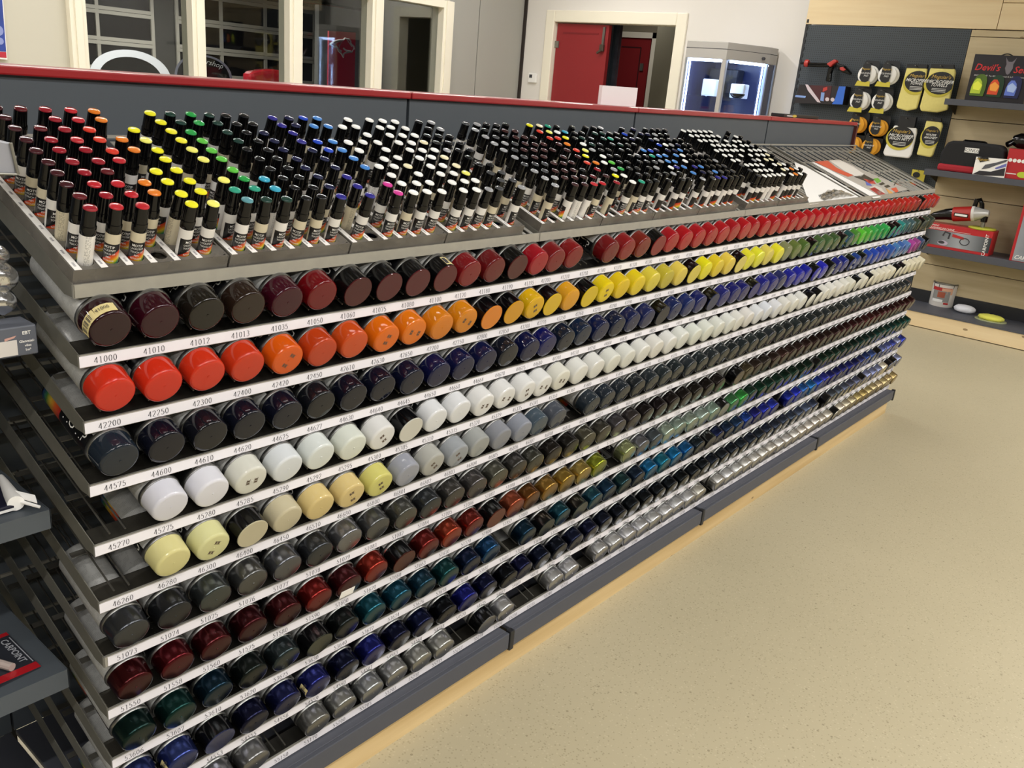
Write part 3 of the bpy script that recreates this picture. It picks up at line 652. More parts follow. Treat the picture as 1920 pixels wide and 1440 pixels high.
mb = MB(); mb.prism([q(790, 380), q(840, 370), q(885, 410), q(850, 435), q(800, 420)], (-.055, 0, 0)); mb.build('badge', M_redp, cg, bevel=.004)
mb = MB(); mb.box(X - .02, q(640, 330)[1] - .02, q(640, 330)[2] - .01, UX, q(640, 330)[1] + .02, q(640, 330)[2] + .01); mb.build('holder', M_black, cg)
dc = thing('tool_carton', 'flat dark carton with tool pictures and a blue end under the caulking gun', 'carton'); X = 6.40
c0, c1, c2, c3 = q(110, 640), q(860, 655), q(800, 930), q(60, 900)
mb = MB(); mb.prism([atX(1480 + a / 8, 80 + b / 8, X) for a, b in ((150, 630), (850, 655), (800, 930), (70, 905))], (.1, 0, 0)); mb.build('box', mat('carton_dark', '#1d1619', .4), dc)
mb = MB(); q2 = lambda a, b: atX(1480 + a / 8, 80 + b / 8, X - .001)
for pts, k in ((((745, 655), (845, 658), (798, 928), (640, 922), (690, 830)), 0), (((300, 640), (640, 650), (600, 880), (440, 870)), 1), (((240, 625), (280, 630), (440, 850), (470, 900), (420, 890), (280, 720)), 2), (((510, 680), (570, 660), (570, 710), (500, 740)), 3), (((480, 745), (530, 750), (515, 880), (465, 870)), 4), (((95, 785), (250, 800), (240, 830), (85, 815)), 4)):
    mb.prism([q2(a, b) for a, b in pts], (-.001 - .0004 * k, 0, 0), k)
for (a, b) in ((570, 850), (650, 855)): mb.prism([q2(a + 30 * math.cos(i * PI / 6), b + 30 * math.sin(i * PI / 6)) for i in range(12)], (-.003, 0, 0), 2)
mb.build('print', [mat('carton_blue', '#2f66c8', .4), mat('carton_maroon', '#45161c', .4), mat('carton_pale', '#cfc0c4', .5), M_redp, mat('carton_sky', '#7f9bd0', .4)], dc)

# things on the shelves -------------------------------------------------
def shelf_box(name, label, cat, k, pxl, pxr, ytop, depth, m_, setback=.0):
    x, z0, z1, yl = SH[k]; X = x + .015 + setback
    a = atX(pxl, ytop, X); b = atX(pxr, ytop, X)
    t = thing(name, label, cat, (0, 0, 0)); mb = MB(); mb.box(X, b[1], z1, X + depth, a[1], a[2]); mb.build('carton', m_, t, bevel=.002)
    return t, X, a[1], b[1], z1, a[2]
M_cartonblk = mat('gift_box_black', '#17131a', .35)
X = SH[1][0] + .02; z1 = SH[1][2]; zt = atX(1826, 101, X)[2]; ya = atX(1818, 145, X)[1]; yb = ya - .36
dv = thing('gift_box', 'black gift box with red lettering and three bottles on the top shelf', 'box'); mb = MB(); mb.box(X, yb, z1, X + .1, ya, zt); mb.build('carton', M_cartonblk, dv, bevel=.002)
H_ = zt - z1; yc = .5 * (ya + yb); mb = MB(); F = lambda a, b, d=0.001: np.array([X - d, yc - a, z1 + b])
mb.text("Devil's", F(-.082, H_ * .73), XD, YD, .058, 0, shear=.25, bold=.012); mb.text("Set", F(.115, H_ * .71), XD, YD, .058, 0, shear=.25, bold=.012)
mb.text('INCLUDES FREE  Top 40% Glass Cleaner & 1x Interior Cleaner', F(0, H_ * .55), XD, YD, .0118, 1, shear=.2)
mb.prism([F(.045 + a * .9, H_ * .73 + b * .8, .002) for a, b in ((-.03, .06), (-.035, .085), (-.028, .07), (-.012, .05), (.012, .05), (.028, .07), (.035, .085), (.03, .06), (.022, .03), (.026, .0), (.012, -.04), (0, -.05), (-.012, -.04), (-.026, 0), (-.022, .03))], (-.001, 0, 0), 2)
mb.build('print', [mat('devil_red', '#c5272c', .4), M_whitetxt, mat('horned_head', '#6f6a72', .4)], dv)
for i, (c1_, c2_) in enumerate((('#b8cf3a', '#4f6a22'), ('#d24a26', '#1d3a26'), ('#5f78d0', '#20244c'))):
    a0 = -.11 + .105 * i; mb = MB()
    mb.prism([F(a0 + a, b, .002) for a, b in ((-.045, .03), (.04, .03), (.046, .08), (.044, .13), (.036, .155), (.018, .168), (-.004, .168), (-.024, .155), (-.036, .13), (-.044, .08))], (-.006, 0, 0), 1)
    mb.prism([F(a0 + a, b, .009) for a, b in ((-.044, .045), (.018, .045), (.022, .09), (.016, .12), (.0, .14), (-.02, .14), (-.034, .12), (-.042, .09))], (-.001, 0, 0), 0)
    mb.prism([F(a0 + a, b, .011) for a, b in ((-.03, .07), (.01, .065), (.022, .1), (-.01, .125), (-.035, .105))], (-.001, 0, 0), 2)
    mb.build('bottle_front', [mat('bottle_label', c1_, .4), mat('bottle_side', c2_, .25), mat('bottle_mark', ('#e7f04a', '#f0a040', '#a9c0f0')[i], .4)], dv)
mb = MB(); mb.tube([F(-.03 + .07 * i / 8, H_ + .012 * math.sin(PI * i / 8), -.05) for i in range(9)], .004, 6); mb.build('handle', M_blackclip, dv)

# folded bag, leaflet, red box on the second shelf
X = SH[2][0] + .03; z1 = SH[2][2]
bg = thing('folded_bag', 'folded black fabric bag with a red base and white name tag on the second shelf', 'bag')
q = lambda a, b: atX(1680 + a / 8, 220 + b / 8, X)
mb = MB(); pts = [q(a, b) for a, b in ((670, 700), (650, 560), (730, 430), (770, 370), (850, 350), (1000, 355), (1280, 385), (1560, 420), (1620, 470), (1620, 620), (1560, 720))]
pts[0][2] = pts[-1][2] = z1 + .03; mb.prism(pts, (.13, 0, 0)); mb.build('bag_body', mat('bag_black', '#19191b', .85, noise=.2, nscale=60), bg, bevel=.02)
a, b = q(620, 740), q(1640, 800); mb = MB(); mb.box(X - .012, b[1], z1, X + .15, a[1], z1 + .047); mb.build('bag_base', mat('bag_red', '#a31f2b', .8), bg, bevel=.014)
c = q(1138, 497); mb = MB(); mb.box(X - .004, c[1] - .045, c[2] - .016, X - .001, c[1] + .045, c[2] + .016, 0); mb.text('SONUS', (X - .004, c[1], c[2]), XD, YD, .03, 1, shear=.3); mb.build('name_tag', [M_whitetxt, M_ink], bg)
mb = MB(); mb.tube([q(980, 365) + np.array([.06, 0, 0]), q(1000, 345) + np.array([.06, 0, 0]), q(1300, 375) + np.array([.06, 0, 0]), q(1330, 395) + np.array([.06, 0, 0])], .008, 6); mb.build('handle', M_black, bg)
lf_ = thing('leaflet', 'white leaflet with a car sketch and gold badge in front of the black bag', 'leaflet'); X2 = SH[2][0] + .004
q = lambda a, b, d=0.0: atX(1680 + a / 8, 220 + b / 8, X2 - d)
pts = [q(1205, 590), q(1680, 630), q(1620, 905), q(1140, 865)]; pts[2][2] = pts[3][2] = z1
mb = MB(); mb.prism(pts, (.006, 0, 0)); mb.build('card', M_paper, lf_)
mb = MB()
for pl_, k in ((((1230, 600), (1385, 590), (1390, 650), (1260, 675)), 0), (((1280, 780), (1340, 710), (1500, 680), (1640, 640), (1680, 640), (1650, 670), (1500, 720), (1400, 760)), 1), (((1480, 760), (1660, 690), (1650, 740), (1500, 780)), 2), (((1150, 850), (1250, 800), (1420, 815), (1640, 760), (1620, 880), (1300, 870)), 3)):
    mb.prism([q(a, b, .002) for a, b in pl_], (-.001, 0, 0), k)
mb.text("Meguiar's", q(1310, 630, .0035), XD, YD, .022, 4, shear=.3)
mb.build('print', [M_crd, mat('sketch_grey', '#55565c', .5), mat('sketch_blue', '#6a6fb4', .5), mat('sketch_dark', '#26242a', .5), M_gold], lf_)
rb_ = thing('red_box', 'red carton with a row of white discs at the end of the second shelf', 'box'); X3 = SH[2][0] + .02
a = atX(1893, 278, X3); mb = MB(); mb.box(X3, a[1] - .42, z1, X3 + .2, a[1], a[2]); mb.build('carton', mat('carton_red', '#b02228', .45), rb_, bevel=.002)
mb = MB(); f = lambda p_, d: atX(1680 + p_[0] / 8, 220 + p_[1] / 8, X3 - d)
for i in range(6):
    c = f((1715 + 66 * i, 640 + 8 * i), .001); mb.prism([(c[0], c[1] + .012 * math.cos(j * PI / 7), c[2] + .012 * math.sin(j * PI / 7)) for j in range(14)], (-.001, 0, 0), 0)
c = f((1900, 865), .001); mb.prism([(c[0], c[1] + .035 * math.cos(j * PI / 7), c[2] + .02 * math.sin(j * PI / 7)) for j in range(14)], (-.001, 0, 0), 1)
mb.box(X3 - .002, c[1] + .04, c[2] - .003, X3 - .001, c[1] + .10, c[2] + .003, 0)
mb.build('print', [M_whitetxt, mat('lime_oval', '#b6c83a', .4)], rb_)
pz = thing('sander', 'black power tool body lying on top of the red carton', 'tool'); c = f((1880, 380), 0); ztop = a[2]
mb = MB(); mb.lathe([(0, -.1), (.03, -.1), (.05, -.06), (.052, .04), (.04, .1), (0, .1)], 18, 0, Matrix.Translation((X3 + .09, c[1] - .03, ztop + .052)) @ Matrix.Rotation(PI / 2, 4, 'X')); mb.build('housing', M_black, pz, smooth=40)
mb = MB(); mb.tube([(X3 + .09, c[1] + .05, ztop + .05), (X3 + .05, c[1] + .09, ztop + .02)], .02, 8); mb.build('handle', M_black, pz, smooth=50)

# polisher and its carton on the third shelf
X = SH[3][0] + .01; z1 = SH[3][2]; q = lambda a, b, d=0.0: atX(1690 + a * .20833, 360 + b * .20833, X - d)
px_ = thing('polisher_carton', 'red and grey polisher carton on the third shelf with the polisher on it', 'carton')
tl, tr_ = q(230, 262), q(835, 370); wz = .5 * (tl[2] + tr_[2]); yl, yr = q(212, 380)[1], q(800, 480)[1]; 
mb = MB(); mb.box(X, yr, z1, X + .16, yl, wz); mb.build('carton', mat('carton_red', '#b3242a', .4), px_, bevel=.002)
H_ = wz - z1; F = lambda a, b, d=.001: np.array([X - d, yl - a * (yl - yr), z1 + b * H_])
def cartonmat():
    M = mat('carton_photo', '#555a60', .35); g = G(M); tc = g.node('ShaderNodeTexCoord'); sp = g.node('ShaderNodeSeparateXYZ'); g.put(sp.inputs[0], tc.outputs['Generated'])
    g.put(g.b.inputs['Base Color'], g.ramp(sp.outputs[1], [(0, '#2c3036'), (.45, '#9fa4aa'), (1, '#262a30')])); return M
mb = MB(); mb.prism([F(.0, .12), F(1, .12), F(1, .74), F(0, .74)], (-.001, 0, 0)); mb.build('picture', cartonmat(), px_)
mb = MB(); mb.text('CARPOINT', F(.93, .43, .003), (0, 0, 1), (0, 1, 0), .030, 0, bold=.01); mb.text('CARPOINT', F(.1, .93), XD, YD, .016, 0); mb.text('CAR POLISHING MACHINE', F(.18, .83), XD, YD, .018, 0); mb.box(X - .002, F(.68, 0)[1], F(0, .775)[2], X - .001, F(.05, 0)[1], F(0, .785)[2], 0)
mb.prism([F(.42, .56, .003), F(.60, .5, .003), F(.60, .6, .003), F(.42, .68, .003)], (-.001, 0, 0), 1)
mb.tube([F(.62 + .07 * math.cos(i * PI / 8), .43 + .14 * math.sin(i * PI / 8), .003) for i in range(17)], .003, 5, 2); mb.tube([F(a, b, .003) for a, b in ((.28, .55), (.30, .72), (.38, .68), (.37, .45))], .006, 5, 2); mb.prism(ell(lambda a, b, d=.003: F(.30 + a, .25 + b, .003), 0, 0, .08, .1, 0), (-.001, 0, 0), 3); mb.prism(ell(lambda a, b, d=.003: F(.28 + a, .27 + b, .005), 0, 0, .05, .06, 0), (-.001, 0, 0), 2)
mb.build('print', [M_whitetxt, mat('print_red', '#b02a2c', .4), M_ink, mat('print_lilac', '#b9aec0', .5)], px_)
# polisher
pg = thing('polisher', 'red and black rotary polisher lying on its carton on the third shelf', 'tool'); PX = X + .07
q = lambda a, b: atX(1690 + a * .20833, 360 + b * .20833, PX)
mb = MB(); mb.tube([q(215, 245), q(300, 215), q(400, 200), q(475, 200)], [.012, .028, .038, .044], 12); mb.build('tail_grip', M_black, pg, smooth=50)
mb = MB(); mb.tube([q(470, 200), q(640, 195)], .05, 16); mb.build('housing', mat('tool_red', '#a8261f', .4), pg, smooth=50)
mb = MB(); a = q(555, 205); mb.box(PX - .054, a[1] - .045, a[2] - .012, PX - .046, a[1] + .045, a[2] + .012, 0); mb.box(PX - .056, a[1] - .04, a[2] - .007, PX - .054, a[1] + .04, a[2] + .007, 1); mb.build('badge', [M_black, M_whitetxt], pg)
mb = MB(); mb.tube([q(640, 195), q(665, 195)], .054, 16); mb.build('collar', mat('tool_white', '#cfccc6', .4), pg, smooth=50)
mb = MB(); mb.tube([q(665, 230), q(660, 130), q(680, 70), q(705, 65), q(725, 110), q(725, 180)], .016, 8); mb.build('loop_handle', M_black, pg, smooth=50)
mb = MB(); mb.tube([q(665, 195), q(720, 195), q(790, 195)], [.05, .04, .022], 12); mb.build('gear_head', mat('tool_grey', '#b8b6b2', .35, .4), pg, smooth=50)
a = q(750, 230); mb = MB(); mb.lathe([(0, -.02), (.022, -.02), (.022, .04), (0, .04)], 14, 0, Matrix.Translation((PX, a[1], a[2] - .01))); mb.build('spindle', M_black, pg, smooth=40)
mb = MB(); zb_ = wz; mb.lathe([(0, 0), (.085, 0), (.09, .006), (.085, .012), (0, .014)], 24, 0, Matrix.Translation((PX + .01, a[1], zb_))); mb.build('pad', mat('lime_pad', '#b7b83a', .6), pg, smooth=40)
mb = MB(); mb.tube([(PX, a[1], zb_ + .012), (PX, a[1], a[2] - .01)], .014, 8); mb.build('shaft', M_steel, pg)
# carpoint carton at the right edge
cc = thing('machine_carton', 'tall red carton with silver picture at the end of the third shelf', 'carton'); X4 = SH[3][0] + .006
yl4 = atX(1892, 485, X4)[1]; zt4 = atX(1915, 385, X4)[2]
mb = MB(); mb.box(X4, yl4 - .45, z1, X4 + .14, yl4, zt4 + .06); mb.build('carton', mat('carton_red2', '#b3242a', .4), cc, bevel=.002)
mb = MB(); mb.box(X4 - .002, yl4 - .45, z1 + .004, X4 - .0005, yl4 - .018, zt4 + .04); mb.build('picture', mat('carton_silver', '#8a8f96', .3, noise=.6, nscale=4), cc)
mb = MB(); mb.text('CARPOINT', (X4 - .002, yl4 - .025, z1 + .03), XD, YD, .035, 0, align='l', shear=.3, bold=.01); mb.build('lettering', M_whitetxt, cc)

# things on the bottom deck
zd = .121
def tin(px, py, label, r, h, m_, parts):
    c = atZ(px, py, zd); t = thing('filler_tin', label, 'tin', (c[0], c[1], zd)); mb = MB()
    mb.lathe([(0, 0), (r * .98, 0), (r, .004), (r, h * .96)], 28); mb.build('body', m_, t, smooth=40)
    mb = MB(); mb.lathe([(r * 1.02, h * .94), (r * 1.03, h * .97), (r * 1.02, h), (r * .93, h), (r * .92, h - .006), (0, h - .006)], 28); mb.build('lid', M_silver, t, smooth=40)
    mb = MB()
    for (a0, a1, z0, z1_, k) in parts:
        n = 8
        for i in range(n):
            b0, b1 = a0 + (a1 - a0) * i / n, a0 + (a1 - a0) * (i + 1) / n; rr = r + .0008 + .0003 * k
            mb.quad([(rr * math.cos(b0), rr * math.sin(b0), z0 * h), (rr * math.cos(b1), rr * math.sin(b1), z0 * h), (rr * math.cos(b1), rr * math.sin(b1), z1_ * h), (rr * math.cos(b0), rr * math.sin(b0), z1_ * h)], k)
    mb.build('label_print', [mat('tin_red', '#b5282a', .4), mat('tin_black', '#17171a', .4), mat('tin_peach', '#dca98a', .5), mat('tin_grey', '#8d8c88', .5), M_whitetxt, mat('tin_brick', '#a4543c', .5)], t)
tin(1764, 572, 'white filler tin with red and black label standing on the bottom deck', .085, .175, mat('tin_white', '#dcd6ce', .4), [(-2.2, 2.9, .80, .94, 1), (-3.1, -2.2, .55, .8, 2), (2.3, 4.0, .68, .82, 0), (2.45, 3.9, .22, .68, 3), (2.9, 3.5, .4, .64, 5), (2.5, 3.4, .2, .32, 4), (3.5, 3.9, .12, .2, 0), (-1.6, .2, .3, .8, 2)])
tin(1716, 557, 'black filler tin half hidden behind the end of the rack', .085, .175, mat('tin_black2', '#1a1a1d', .35), [(2.6, 3.6, .55, .7, 0), (2.8, 3.5, .1, .5, 0), (2.95, 3.35, .2, .48, 4)])
def bonnet(px, py, label, rx, ry, h, m_):
    c = atZ(px, py, zd); o = thing('polishing_bonnet', label, 'bonnet', (c[0], c[1], zd), 'polishing bonnets on the bottom deck'); mb = MB(); vs = []; fs = []; n, k = 28, 8
    rr = random.Random(px)
    for j in range(k + 1):
        for i in range(n):
            a = 2 * PI * i / n; t_ = j / k; rad = math.sin(PI * t_) ** .6 if 0 < t_ < 1 else .02
            rad *= 1 + .05 * rr.uniform(-1, 1); z = h * (.5 - .5 * math.cos(PI * t_)) + .004 * rr.uniform(-1, 1) * math.sin(PI * t_)
            vs.append((rx * rad * math.cos(a), ry * rad * math.sin(a), max(0, z)))
    for j in range(k):
        for i in range(n): fs.append((j * n + i, j * n + (i + 1) % n, (j + 1) * n + (i + 1) % n, (j + 1) * n + i))
    fs.append(tuple(range(n))[::-1]); fs.append(tuple(k * n + i for i in range(n))); mb.raw(vs, fs); mb.build('fluff', m_, o, smooth=80)
    if m_ is M_bony:
        mb = MB(); mb.lathe([(0, .0005), (1, .0005), (1.0, .006), (0, .008)], 28, 0, Matrix.Diagonal((rx * 1.22, ry * 1.22, 1, 1))); mb.build('clear_wrap', mat('pale_wrap', '#a9ad86', .3), o)
M_bonw = mat('bonnet_white', '#e9e9ee', .95, bump=1, nscale=200); M_bony = mat('bonnet_yellow', '#dcd95c', .95, bump=1, nscale=200)
bonnet(1807, 586, 'white fluffy polishing bonnet on the bottom deck', .06, .072, .055, M_bonw)
bonnet(1857, 601, 'yellow fluffy polishing bonnet on the bottom deck', .065, .085, .04, M_bony)
# ------------------------------------------------------------------ the rack
SL = math.radians(20.6); UU = np.array([0, math.cos(SL), math.sin(SL)]); NN = np.array([0, -math.sin(SL), math.cos(SL)])
LIPZ = [1.1155] + [1.0168 - .09852 * i for i in range(10)]; LIPZ[10] = .1345
LY = -.0745; PITCH = .07222
ORD = ['first', 'second', 'third', 'fourth', 'fifth', 'sixth', 'seventh', 'eighth', 'ninth', 'tenth', 'eleventh', 'twelfth', 'thirteenth', 'fourteenth']
BAY = ['first', 'second', 'third', 'fourth']

gd = thing('gondola', 'long dark grey double-sided shop gondola with red cap rail and pine plinth', 'gondola', (0, 0, 0))
for i, (a, b) in enumerate(((-1.0, -.002), (0, .997), (1.003, 1.997), (2.003, 2.997), (3.003, 3.99))):
    mb = MB(); mb.box(a + .003, .36, .1153, b, .375, 1.3655); mb.build('back_panel', M_dark, gd)
for i, (a, b) in enumerate(((-1.0, 1.0), (1.0035, 2.0), (2.001, 3.0), (3.001, 3.995))):
    mb = MB(); mb.box(a, .348, 1.3635, b, .47, 1.379); mb.build('cap_rail', M_red, gd, bevel=.003)
for i, x in enumerate((0, 1.0, 2.0, 3.0, 3.985)):
    mb = MB(); mb.box(x - .012, .378, 0, x + .012, .43, 1.362); mb.build('upright', M_blackclip, gd)
mb = MB(); mb.box(3.985, .345, 1.25, 4.0, .43, 1.362); mb.build('end_plate', mat('plate_red_reflection', '#5b2a26', .4), gd)  # brown-red reflection put into the plate's colour
for i, (a, b) in enumerate(((-.6, -.004), (.004, .985), (1.004, 1.985), (2.004, 2.985), (3.004, 3.985))):
    mb = MB(); mb.box(a, -.1093, .069, b, -.098, .1153); mb.box(a, -.098, .104, b, .36, .1153); mb.build('base_deck', M_deck, gd, bevel=.002)
for x in (-.004, .995, 1.995, 2.995, 3.995):
    mb = MB(); mb.box(x - .008, -.1115, .062, x + .008, -.095, .1185); mb.build('edge_clip', M_blackclip, gd, bevel=.002)
mb = MB(); mb.box(-.6, -.097, 0, 3.958, -.075, .0685); mb.build('plinth_board', M_pineX, gd)
mb = MB(); mb.box(3.938, -.075, 0, 3.958, .36, .0685); mb.build('plinth_end', M_pineX, gd)

NUM = {
1: '41000 41010 41012 41013 41035 41050 41060 41075 41080 41100 41170 41180 41190 41195 41200 41210 41250 41300 41310 41320 41380 41400 41450 41500 41510 41520 41530 41550',
2: '42200 42250 42300 42400 42420 42450 42610 42630 42650 42700 42750 42800 42850 43200 43220 43250 43260 43270 43280 43290 43400 43450 43460 43470 43500 43510 43520 43550',
3: '44575 44600 44610 44620 44625 44627 44630 44640 44645 44650 44660 44664 44670 44675 44680 44700 44730 44750 44800 44830 44840 44850 44860 44870 44900 44910 44920 44930',
4: '45270 45275 45280 45285 45290 45292 45295 45300 45305 45310 45315 45320 45329 45335 45341 45350 45360 45400 45450 45470 45500 45700 45710 45720 45730 45740 45750 45760',
5: '46260 46280 46300 46400 46450 46510 46680 46800 46801 46802 46803 46804 46805 46806 46807 46808 46810 46814 46817 46818 46820 46824 46825 46826 46830 46840 46850 46860',
6: '51073 51074 51075 51076 51077 51078 51079 51081 51082 51084 51085 51086 51087 51088 51095 51098 51100 51118 51120 51125 51130 51136 51140 51150 51160 51170 51180 51190',
7: '51550 51558 51560 51575 51580 51590 51600 51620 51660 51663 51670 51720 51800 51852 52080 52100 52200 52250 52350 52400 52410 52420 52430 52440 52450 52460 52470 52480',
8: '53606 53607 53610 53620 53625 53630 53640 53672 53674 53676 53678 53680 53682 53683 53685 53690 53701 53705 53710 53720 53725 53730 53740 53750 53760 53770 53780 53790',
9: '54550 54551 54553 54555 54556 54559 54560 54561 54563 54564 54568 54570 54575 54667 54669 54670 54671 54672 54673 54674 54675 54676 54677 54678 54679 54680 54690 54700',
10: '55080 55120 55130 55140 55150 55170 55200 55205 55207 55210 55215 55217 55218 55220 55230 55235 55240 55250 55260 55270 55275 55280 55290 55300 55310 55320 55330 55340'}
for r in NUM:
    L = NUM[r].split(); b0 = int(L[-1])
    NUM[r] = L + [str(b0 + 10 * (i + 1)) for i in range(28)]

# one sloping wire floor shared by all trays: a pair of rods under each place and flat cross bars
def tray_floor(h):
    mb = MB(); P = lambda x, s, hh: np.array([x, LY, 0]) + UU * s + NN * hh
    for k in range(14):
        for d in (-.012, .012):
            x = .0367 + PITCH * k + d; mb.tube([P(x, .006, h), P(x, .432, h)], .0016, 4) if h > 0 else mb.prism([P(x - .0052, .006, h), P(x + .0052, .006, h), P(x + .0052, .432, h), P(x - .0052, .432, h)], NN * .0018)
    for s in (.10, .20, .30, .40): mb.prism([P(.002, s - .005, h - .004), P(.996, s - .005, h - .004), P(.996, s + .005, h - .004), P(.002, s + .005, h - .004)], NN * .002)
    return mb.mesh('wire_floor', M_wire if h < 0 else M_wired)
FLOOR_T, FLOOR_C = tray_floor(-.0072), tray_floor(.0115)
def side_mesh(x):
    mb = MB(); mb.prism([(x, LY, -.0165), (x, LY, .0012), (x, .335, .0012 + (.335 - LY) * .376), (x, .335, -.032 + (.335 - LY) * .376), (x, LY + .03, -.0165)], (.0014, 0, 0)); return mb.mesh('side_plate', M_side)
SIDE = [side_mesh(.0004), side_mesh(.9980)]
mb = MB(); mb.box(0, LY, -.0170, .9994, LY + .0045, .0014); LIPM = mb.mesh('front_lip', M_lip)
mb = MB(); mb.prism([(0.004, LY + .005, -.001), (.995, LY + .005, -.001), (.995, LY + .035, -.001 + .03 * .376), (.004, LY + .035, -.001 + .03 * .376)], (0, -.0008, .002)); RAILM = mb.mesh('clear_rail', M_rail_clear)
mb = MB()
for s_ in (0,): mb.box(.002, .330, .1525, .996, .335, .158)
BACKM = mb.mesh('back_bar', M_lip)
for r in range(11):
    for b in range(4):
        z = LIPZ[r]
        if r == 0: lab = f'grey sloping wire tray on top of the rack, {BAY[b]} metre from the camera'
        else: lab = f'sloping wire can tray, {BAY[b]} bay, {ORD[r-1]} level below the pens'
        t = thing('wire_tray' if r == 0 else 'can_tray', lab, 'tray', (b * 1.0, 0, z), 'top wire trays' if r == 0 else 'sloping can trays')
        link('wire_floor', FLOOR_T if r == 0 else FLOOR_C, t)['kind'] = 'stuff'
        for s in SIDE: link('side_plate', s, t)
        link('front_lip', LIPM, t); link('back_bar', BACKM, t)
        if r:
            link('clear_rail', RAILM, t)
            mb = MB(); x0 = .0 if r != 6 or b else .006
            mb.box(x0, LY - .0010, -.0160, .9994, LY - .0001, -.0002)
            for k in range(14): number(mb, NUM[r][b * 14 + k], .0367 + PITCH * k + rnd.uniform(-.0015, .0015), LY - .0012, -.0086, .0094, 1)
            mb.build('number_strip', [M_white, M_ink], t)

# ---------------- spray cans
CAPR = [(0, .0330), (.0245, .0330), (.0266, .0327), (.0283, .0316), (.0293, .0300), (.0298, .0280), (.0312, .0040), (.0314, .0)]
def lathe_mesh(name, prof, mats, seg, mi=None, smooth=35, extra=None):
    mb = MB(); mb.lathe(prof[::-1] if prof[0][1] > prof[-1][1] else prof, seg)
    if mi:
        n = 0
    if extra: extra(mb)
    return mb.mesh(name, mats, smooth)
def wrap_text(mb, body, r, ang, z0, size, mi, along=True, sx=1.0, bold=0.0):
    vs, fs = text2d(body, 0, bold); wd = max(p[0] for p in vs)
    out = []
    for x, y in vs:
        if along: a = ang - (y - .35) * size / r; z = z0 + (x * sx - wd * sx / 2) * size
        else: a = ang + (x - wd / 2) * size * sx / r; z = z0 + (y - .35) * size
        out.append((r * math.cos(a), r * math.sin(a), z))
    mb.raw(out, fs, mi)
def can_text(mb):
    for a_ in (.42, .68): wrap_text(mb, 'MOTIP', .0324, 2 * PI * a_, -.048, .026, 1, True, .85)
    wrap_text(mb, 'acryl spray paint', .0324, 2 * PI * .55, -.062, .008, 1)
BODYP = [(0, -.150), (.0305, -.150), (.0322, -.147), (.0322, -.012), (.0316, -.008)]
RINGP = [(.0316, -.008), (.0328, -.007), (.0331, -.005), (.0331, -.002), (.0322, -.0002), (.030, 0)]
NUBP = [(.0020, .0331), (.0018, .0336), (0, .0337)]
BODY_M = lathe_mesh('body', BODYP, [M_body, M_whitetxt], 28, extra=can_text)
mb = MB(); mb.lathe(RINGP, 28); RING_M = mb.mesh('ring', M_silver, 50)
mb = MB(); mb.lathe(CAPR[::-1], 28); mb.lathe(NUBP, 8); CAP_M = mb.mesh('cap', M_cap, 60)
BCAPP = [(.0314, 0), (.0309, .006), (.0298, .0318), (0, .0318)]
mb = MB(); mb.lathe(BCAPP, 28); BCAP_M = mb.mesh('cap', M_black, 35)
DISCP = [(.0292, .0318), (.0292, .0332), (.0286, .0338), (0, .0338)]
mb = MB(); mb.lathe(DISCP, 28); DISC_M = mb.mesh('colour_disc', M_cap, 35)
def sticker_mesh(a0, a1, z0, z1):
    mb = MB(); n = 8; rr = lambda z: .0316 - .0016 * z / .03
    for i in range(n):
        p, q_ = a0 + (a1 - a0) * i / n, a0 + (a1 - a0) * (i + 1) / n
        mb.quad([(rr(z0) * math.cos(p), rr(z0) * math.sin(p), z0), (rr(z0) * math.cos(q_), rr(z0) * math.sin(q_), z0), (rr(z1) * math.cos(q_), rr(z1) * math.sin(q_), z1), (rr(z1) * math.cos(p), rr(z1) * math.sin(p), z1)], 0)
    for i in range(14):
        if i in (4, 9): continue
        p = a0 + (a1 - a0) * (.08 + .028 * i); q_ = p + .02 + .012 * (i % 3)
        mb.quad([((rr(z0) + .0003) * math.cos(p), (rr(z0) + .0003) * math.sin(p), z0 + .003), ((rr(z0) + .0003) * math.cos(q_), (rr(z0) + .0003) * math.sin(q_), z0 + .003), ((rr(z1) + .0003) * math.cos(q_), (rr(z1) + .0003) * math.sin(q_), z1 - .003), ((rr(z1) + .0003) * math.cos(p), (rr(z1) + .0003) * math.sin(p), z1 - .003)], 1)
    wrap_text(mb, '41000', .0318, a0 + (a1 - a0) * .72, .5 * (z0 + z1), .009, 1, False, -.9)
    return mb.mesh('sticker', [mat('cream_label', '#d9c98f', .6), M_ink])
STK_D = MB(); STK_D.box(-.020, -.024, .0331, .014, -.004, .0334); STK_D = STK_D.mesh('sticker', M_paper)
STK_L, STK_S, STK_T = sticker_mesh(PI * 1.12, PI * .42, .012, .029), sticker_mesh(PI * .55, PI * .33, .006, .029), sticker_mesh(PI * 1.05, PI * .90, .012, .032)

def stamp_mesh(sep):
    mb = MB()
    for s_ in (-1, 1):
        for i in range(2): mb.box(-.0052 + .0055 * i, s_ * sep - .0022, .0331, -.0012 + .0055 * i, s_ * sep + .0022, .0333)
        mb.box(-.006, s_ * sep - .0033, .0331, .006, s_ * sep - .0028, .0333); mb.box(-.006, s_ * sep + .0028, .0331, .006, s_ * sep + .0033, .0333)
    return mb.mesh('stamp', M_stamp)
M_stamp = mat('faint_stamp', '#5a4a3c', .7)
STAMP = [stamp_mesh(.0105), stamp_mesh(.0075)]

